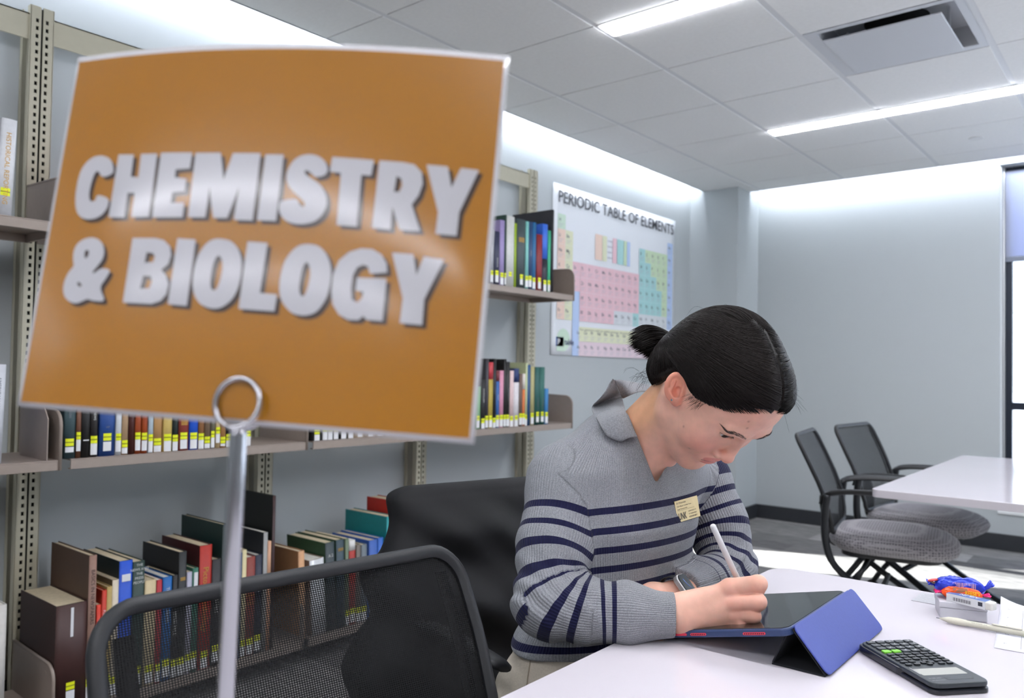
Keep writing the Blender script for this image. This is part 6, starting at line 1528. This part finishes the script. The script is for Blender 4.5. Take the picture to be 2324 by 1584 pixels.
bt.build('lettering', mat('badge_ink', (58, 48, 38), .5), badge)
# ------------------------------------------------------------------ watch on her left wrist
wc = D_(1554, 1329, trace(lambda p: np.minimum(sweater(p), hand_l(p)), 1554, 1329)-.006)
wx = CR*.018-CU*.0265-CF*.0165; wx /= ln(wx)                # long side of the face
wy = CR*.016+CF*.0245; wy -= wx*(wy @ wx); wy /= ln(wy); wn_ = np.cross(wx, wy); wn_ /= ln(wn_)
if wn_ @ CF > 0: wn_ = -wn_
LW, WW = .0385, .0335
def wq(u, v, w): return wc+wx*u*LW+wy*v*WW+wn_*w
watch = bpy.data.objects.new('watch', None); C.objects.link(watch); watch.parent = person; watch.location = tuple(wc-np.array(world_loc(person))); watch['label'] = 'smart watch in a pale silver case with black screen'
rw_ = rrect(-.5, -.5, .5, .5, .26, 6)
MB().prism([wq(u, v, -.005) for u, v in rw_], wn_*.0095).build('case', mat('pale_silver', (206, 206, 206), .3, metal=.8), watch, bevel=.0016)
MB().prism([wq(u*.93, v*.90, .0044) for u, v in rw_], wn_*.0012).build('screen', mat('watch_glass', (8, 9, 12), .12, spec=.2), watch, bevel=.0008)
wl = MB(); wl.tube(spline([wq(-.25, -.10, .0058), wq(.0, -.02, .0058), wq(.22, .18, .0058)], 4), .00035, 4).build('screen_line', mat('watch_line', (120, 150, 220), .4, emit=((120, 150, 220), .4)), watch)
wc0 = wc-wn_*.024; bandp = []
for a in np.linspace(0, 2*math.pi, 29)[:-1]:
    bandp.append([wc0+wx*.0285*math.cos(a)+wn_*.0255*math.sin(a)+wy*v for v in (-.010, .010)])
MB().grid(bandp+[bandp[0]]).build('band', mat('watch_band', (30, 30, 34), .6), watch, solid=.0018)
# ------------------------------------------------------------------ trousers and shoes
hipR, hipL = J['hip']-BS*.088+np.array((0, 0, -.045)), J['hip']+BS*.088+np.array((0, 0, -.045))
legs = []
for h_, sg_ in ((hipR, -1), (hipL, 1)):
    kn2 = h_+BF*.40+BS*sg_*.03; kn2[2] = .52; ak = kn2-BF*.05; ak[2] = .11; legs.append((h_, kn2, ak))
def trousers(p):
    d = torso(p, -.003, -.06); z = p[..., 2]; d = smax(d, z-(TZs[0]+.075), .01)
    d = smin(d, ell(p, J['hip']+np.array((0, 0, -.045))-BF*.01, (.150, .168, .086)), .03)
    for h_, k_, a_ in legs: d = smin(d, chain(p, [h_+np.array((0, 0, -.012)), k_, a_], [.080, .066, .052], .02), .025)
    d = d-.0022*np.sin(p @ np.array((70, 20, 55.)))*np.sin(p @ np.array((-20, 80, 25.)))
    return smax(d, .085-z, .004)
lo, hi = bx3([q for l in legs for q in l]+[J['hip']], .20); lo[2] = .05
VT, QT = surface(trousers, lo, hi, .005)
m_khaki = mat('khaki_cotton', (198, 188, 172), .85, spec=.2, noise=(300, .05), bump=(260, .25))
tro = np_mesh('trousers', VT, QT, m_khaki, person)
st = [dep(x, y, trace(trousers, x, y)-.0008) for x, y in ((1207, 1478), (1203, 1500), (1200, 1520), (1197, 1540), (1194, 1570))]
MB().tube(st, .0011, 6).build('trouser_seam', mat('seam_khaki', (172, 160, 142), .9), tro)
for h_, k_, a_ in legs:
    fw = BF; sd_ = BS; c0 = a_.copy(); G = []
    def shoe(p, a_=a_):
        q = p-a_; e = np.stack([q @ BF, q @ BS, q[..., 2]], -1)
        d = ell(e, (.055, 0, -.068), (.135, .047, .045)); d = smin(d, cone(e, (0, 0, -.06), (0, 0, .01), .045, .048), .03)
        return smax(d, -.1075-e[..., 2], .004)
    V_, Q_ = surface(shoe, a_+np.array((-.22, -.22, -.12)), a_+np.array((.24, .22, .09)), .006); np_mesh('shoe', V_, Q_, mat('white_shoe', (205, 203, 200), .6), person)
# ------------------------------------------------------------------ stylus in her right hand
def tab_z(x): return TZ+.0006+(x-TX0)/(TX1-TX0)*.047+TH/ca
tt_ = 1.15
for _ in range(60):
    P_ = dep(1712, 1396, tt_); tt_ += .5*(P_[2]-tab_z(P_[0]))
s_tip = dep(1712, 1396, tt_)+np.array((0, 0, .0006)); s_top = dep(1616, 1190, 1.203)
sd_ = (s_top-s_tip); sl_ = ln(sd_); sd_ /= sl_
sty = thing('stylus', 'white stylus pen held in her right hand over the tablet', 'stylus', s_tip)
m_sty = mat('stylus_white', (232, 231, 230), .35)
MB().tube([s_tip+sd_*u for u in (.018, sl_-.0040, sl_-.0022, sl_-.0008, sl_)], [.0045, .0045, .0042, .0030, .0008], 18).build('barrel', m_sty, sty)
MB().tube([s_tip+sd_*u for u in (0, .002, .010, .0181)], [.0006, .0013, .0032, .0045], 14).build('tip', m_sty, sty)
# ------------------------------------------------------------------ black jacket over her chair
ca2, sa2 = math.cos(math.radians(-16)), math.sin(math.radians(-16)); CH = np.array((-.80, 1.25, 0.0))
def jacket(p):
    q = p-CH; x = q[..., 0]*ca2+q[..., 1]*sa2; y = -q[..., 0]*sa2+q[..., 1]*ca2; z = q[..., 2]
    xc = np.interp(z, BZ, BX)+.004; w = np.where(y < 0, np.interp(z, [.25, .45, .65, .80, .90], [.45, .42, .365, .285, .236]), np.interp(z, [.25, .45, .65, .80, .90], [.345, .325, .300, .262, .236]))
    th = np.interp(z, [.2, .5, .8, .9], [.062, .052, .042, .034])
    fold = .010*np.sin(y*14+z*34+1.2*np.sin(z*9))+.005*np.sin(z*46-y*16)+.003*np.sin(y*50+z*60)
    ex, ey, ez = np.abs(x-xc)-th-fold*sst(.90, .78, z), np.abs(y+.01)-w-fold*.8, np.abs(z-.565)-.320
    e = np.stack([np.maximum(ex+.03, 0), np.maximum(ey+.03, 0), np.maximum(ez+.03, 0)], -1)
    return (ln(e)+np.minimum(np.maximum(ex+.03, np.maximum(ey+.03, ez+.03)), 0)-.03)*.75
VJ, QJ = surface(jacket, CH+np.array((-.66, -.68, .20)), CH+np.array((.12, .55, .95)), .006)
jk = thing('jacket', 'black quilted jacket draped over the back of the chair behind the woman', 'jacket', (CH[0]-.33, CH[1]+.1, .88))
m_jk = mat('black_nylon', (12, 12, 14), .68, spec=.25, bump=(60, .15))
np_mesh('shell', VJ, QJ, m_jk, jk)
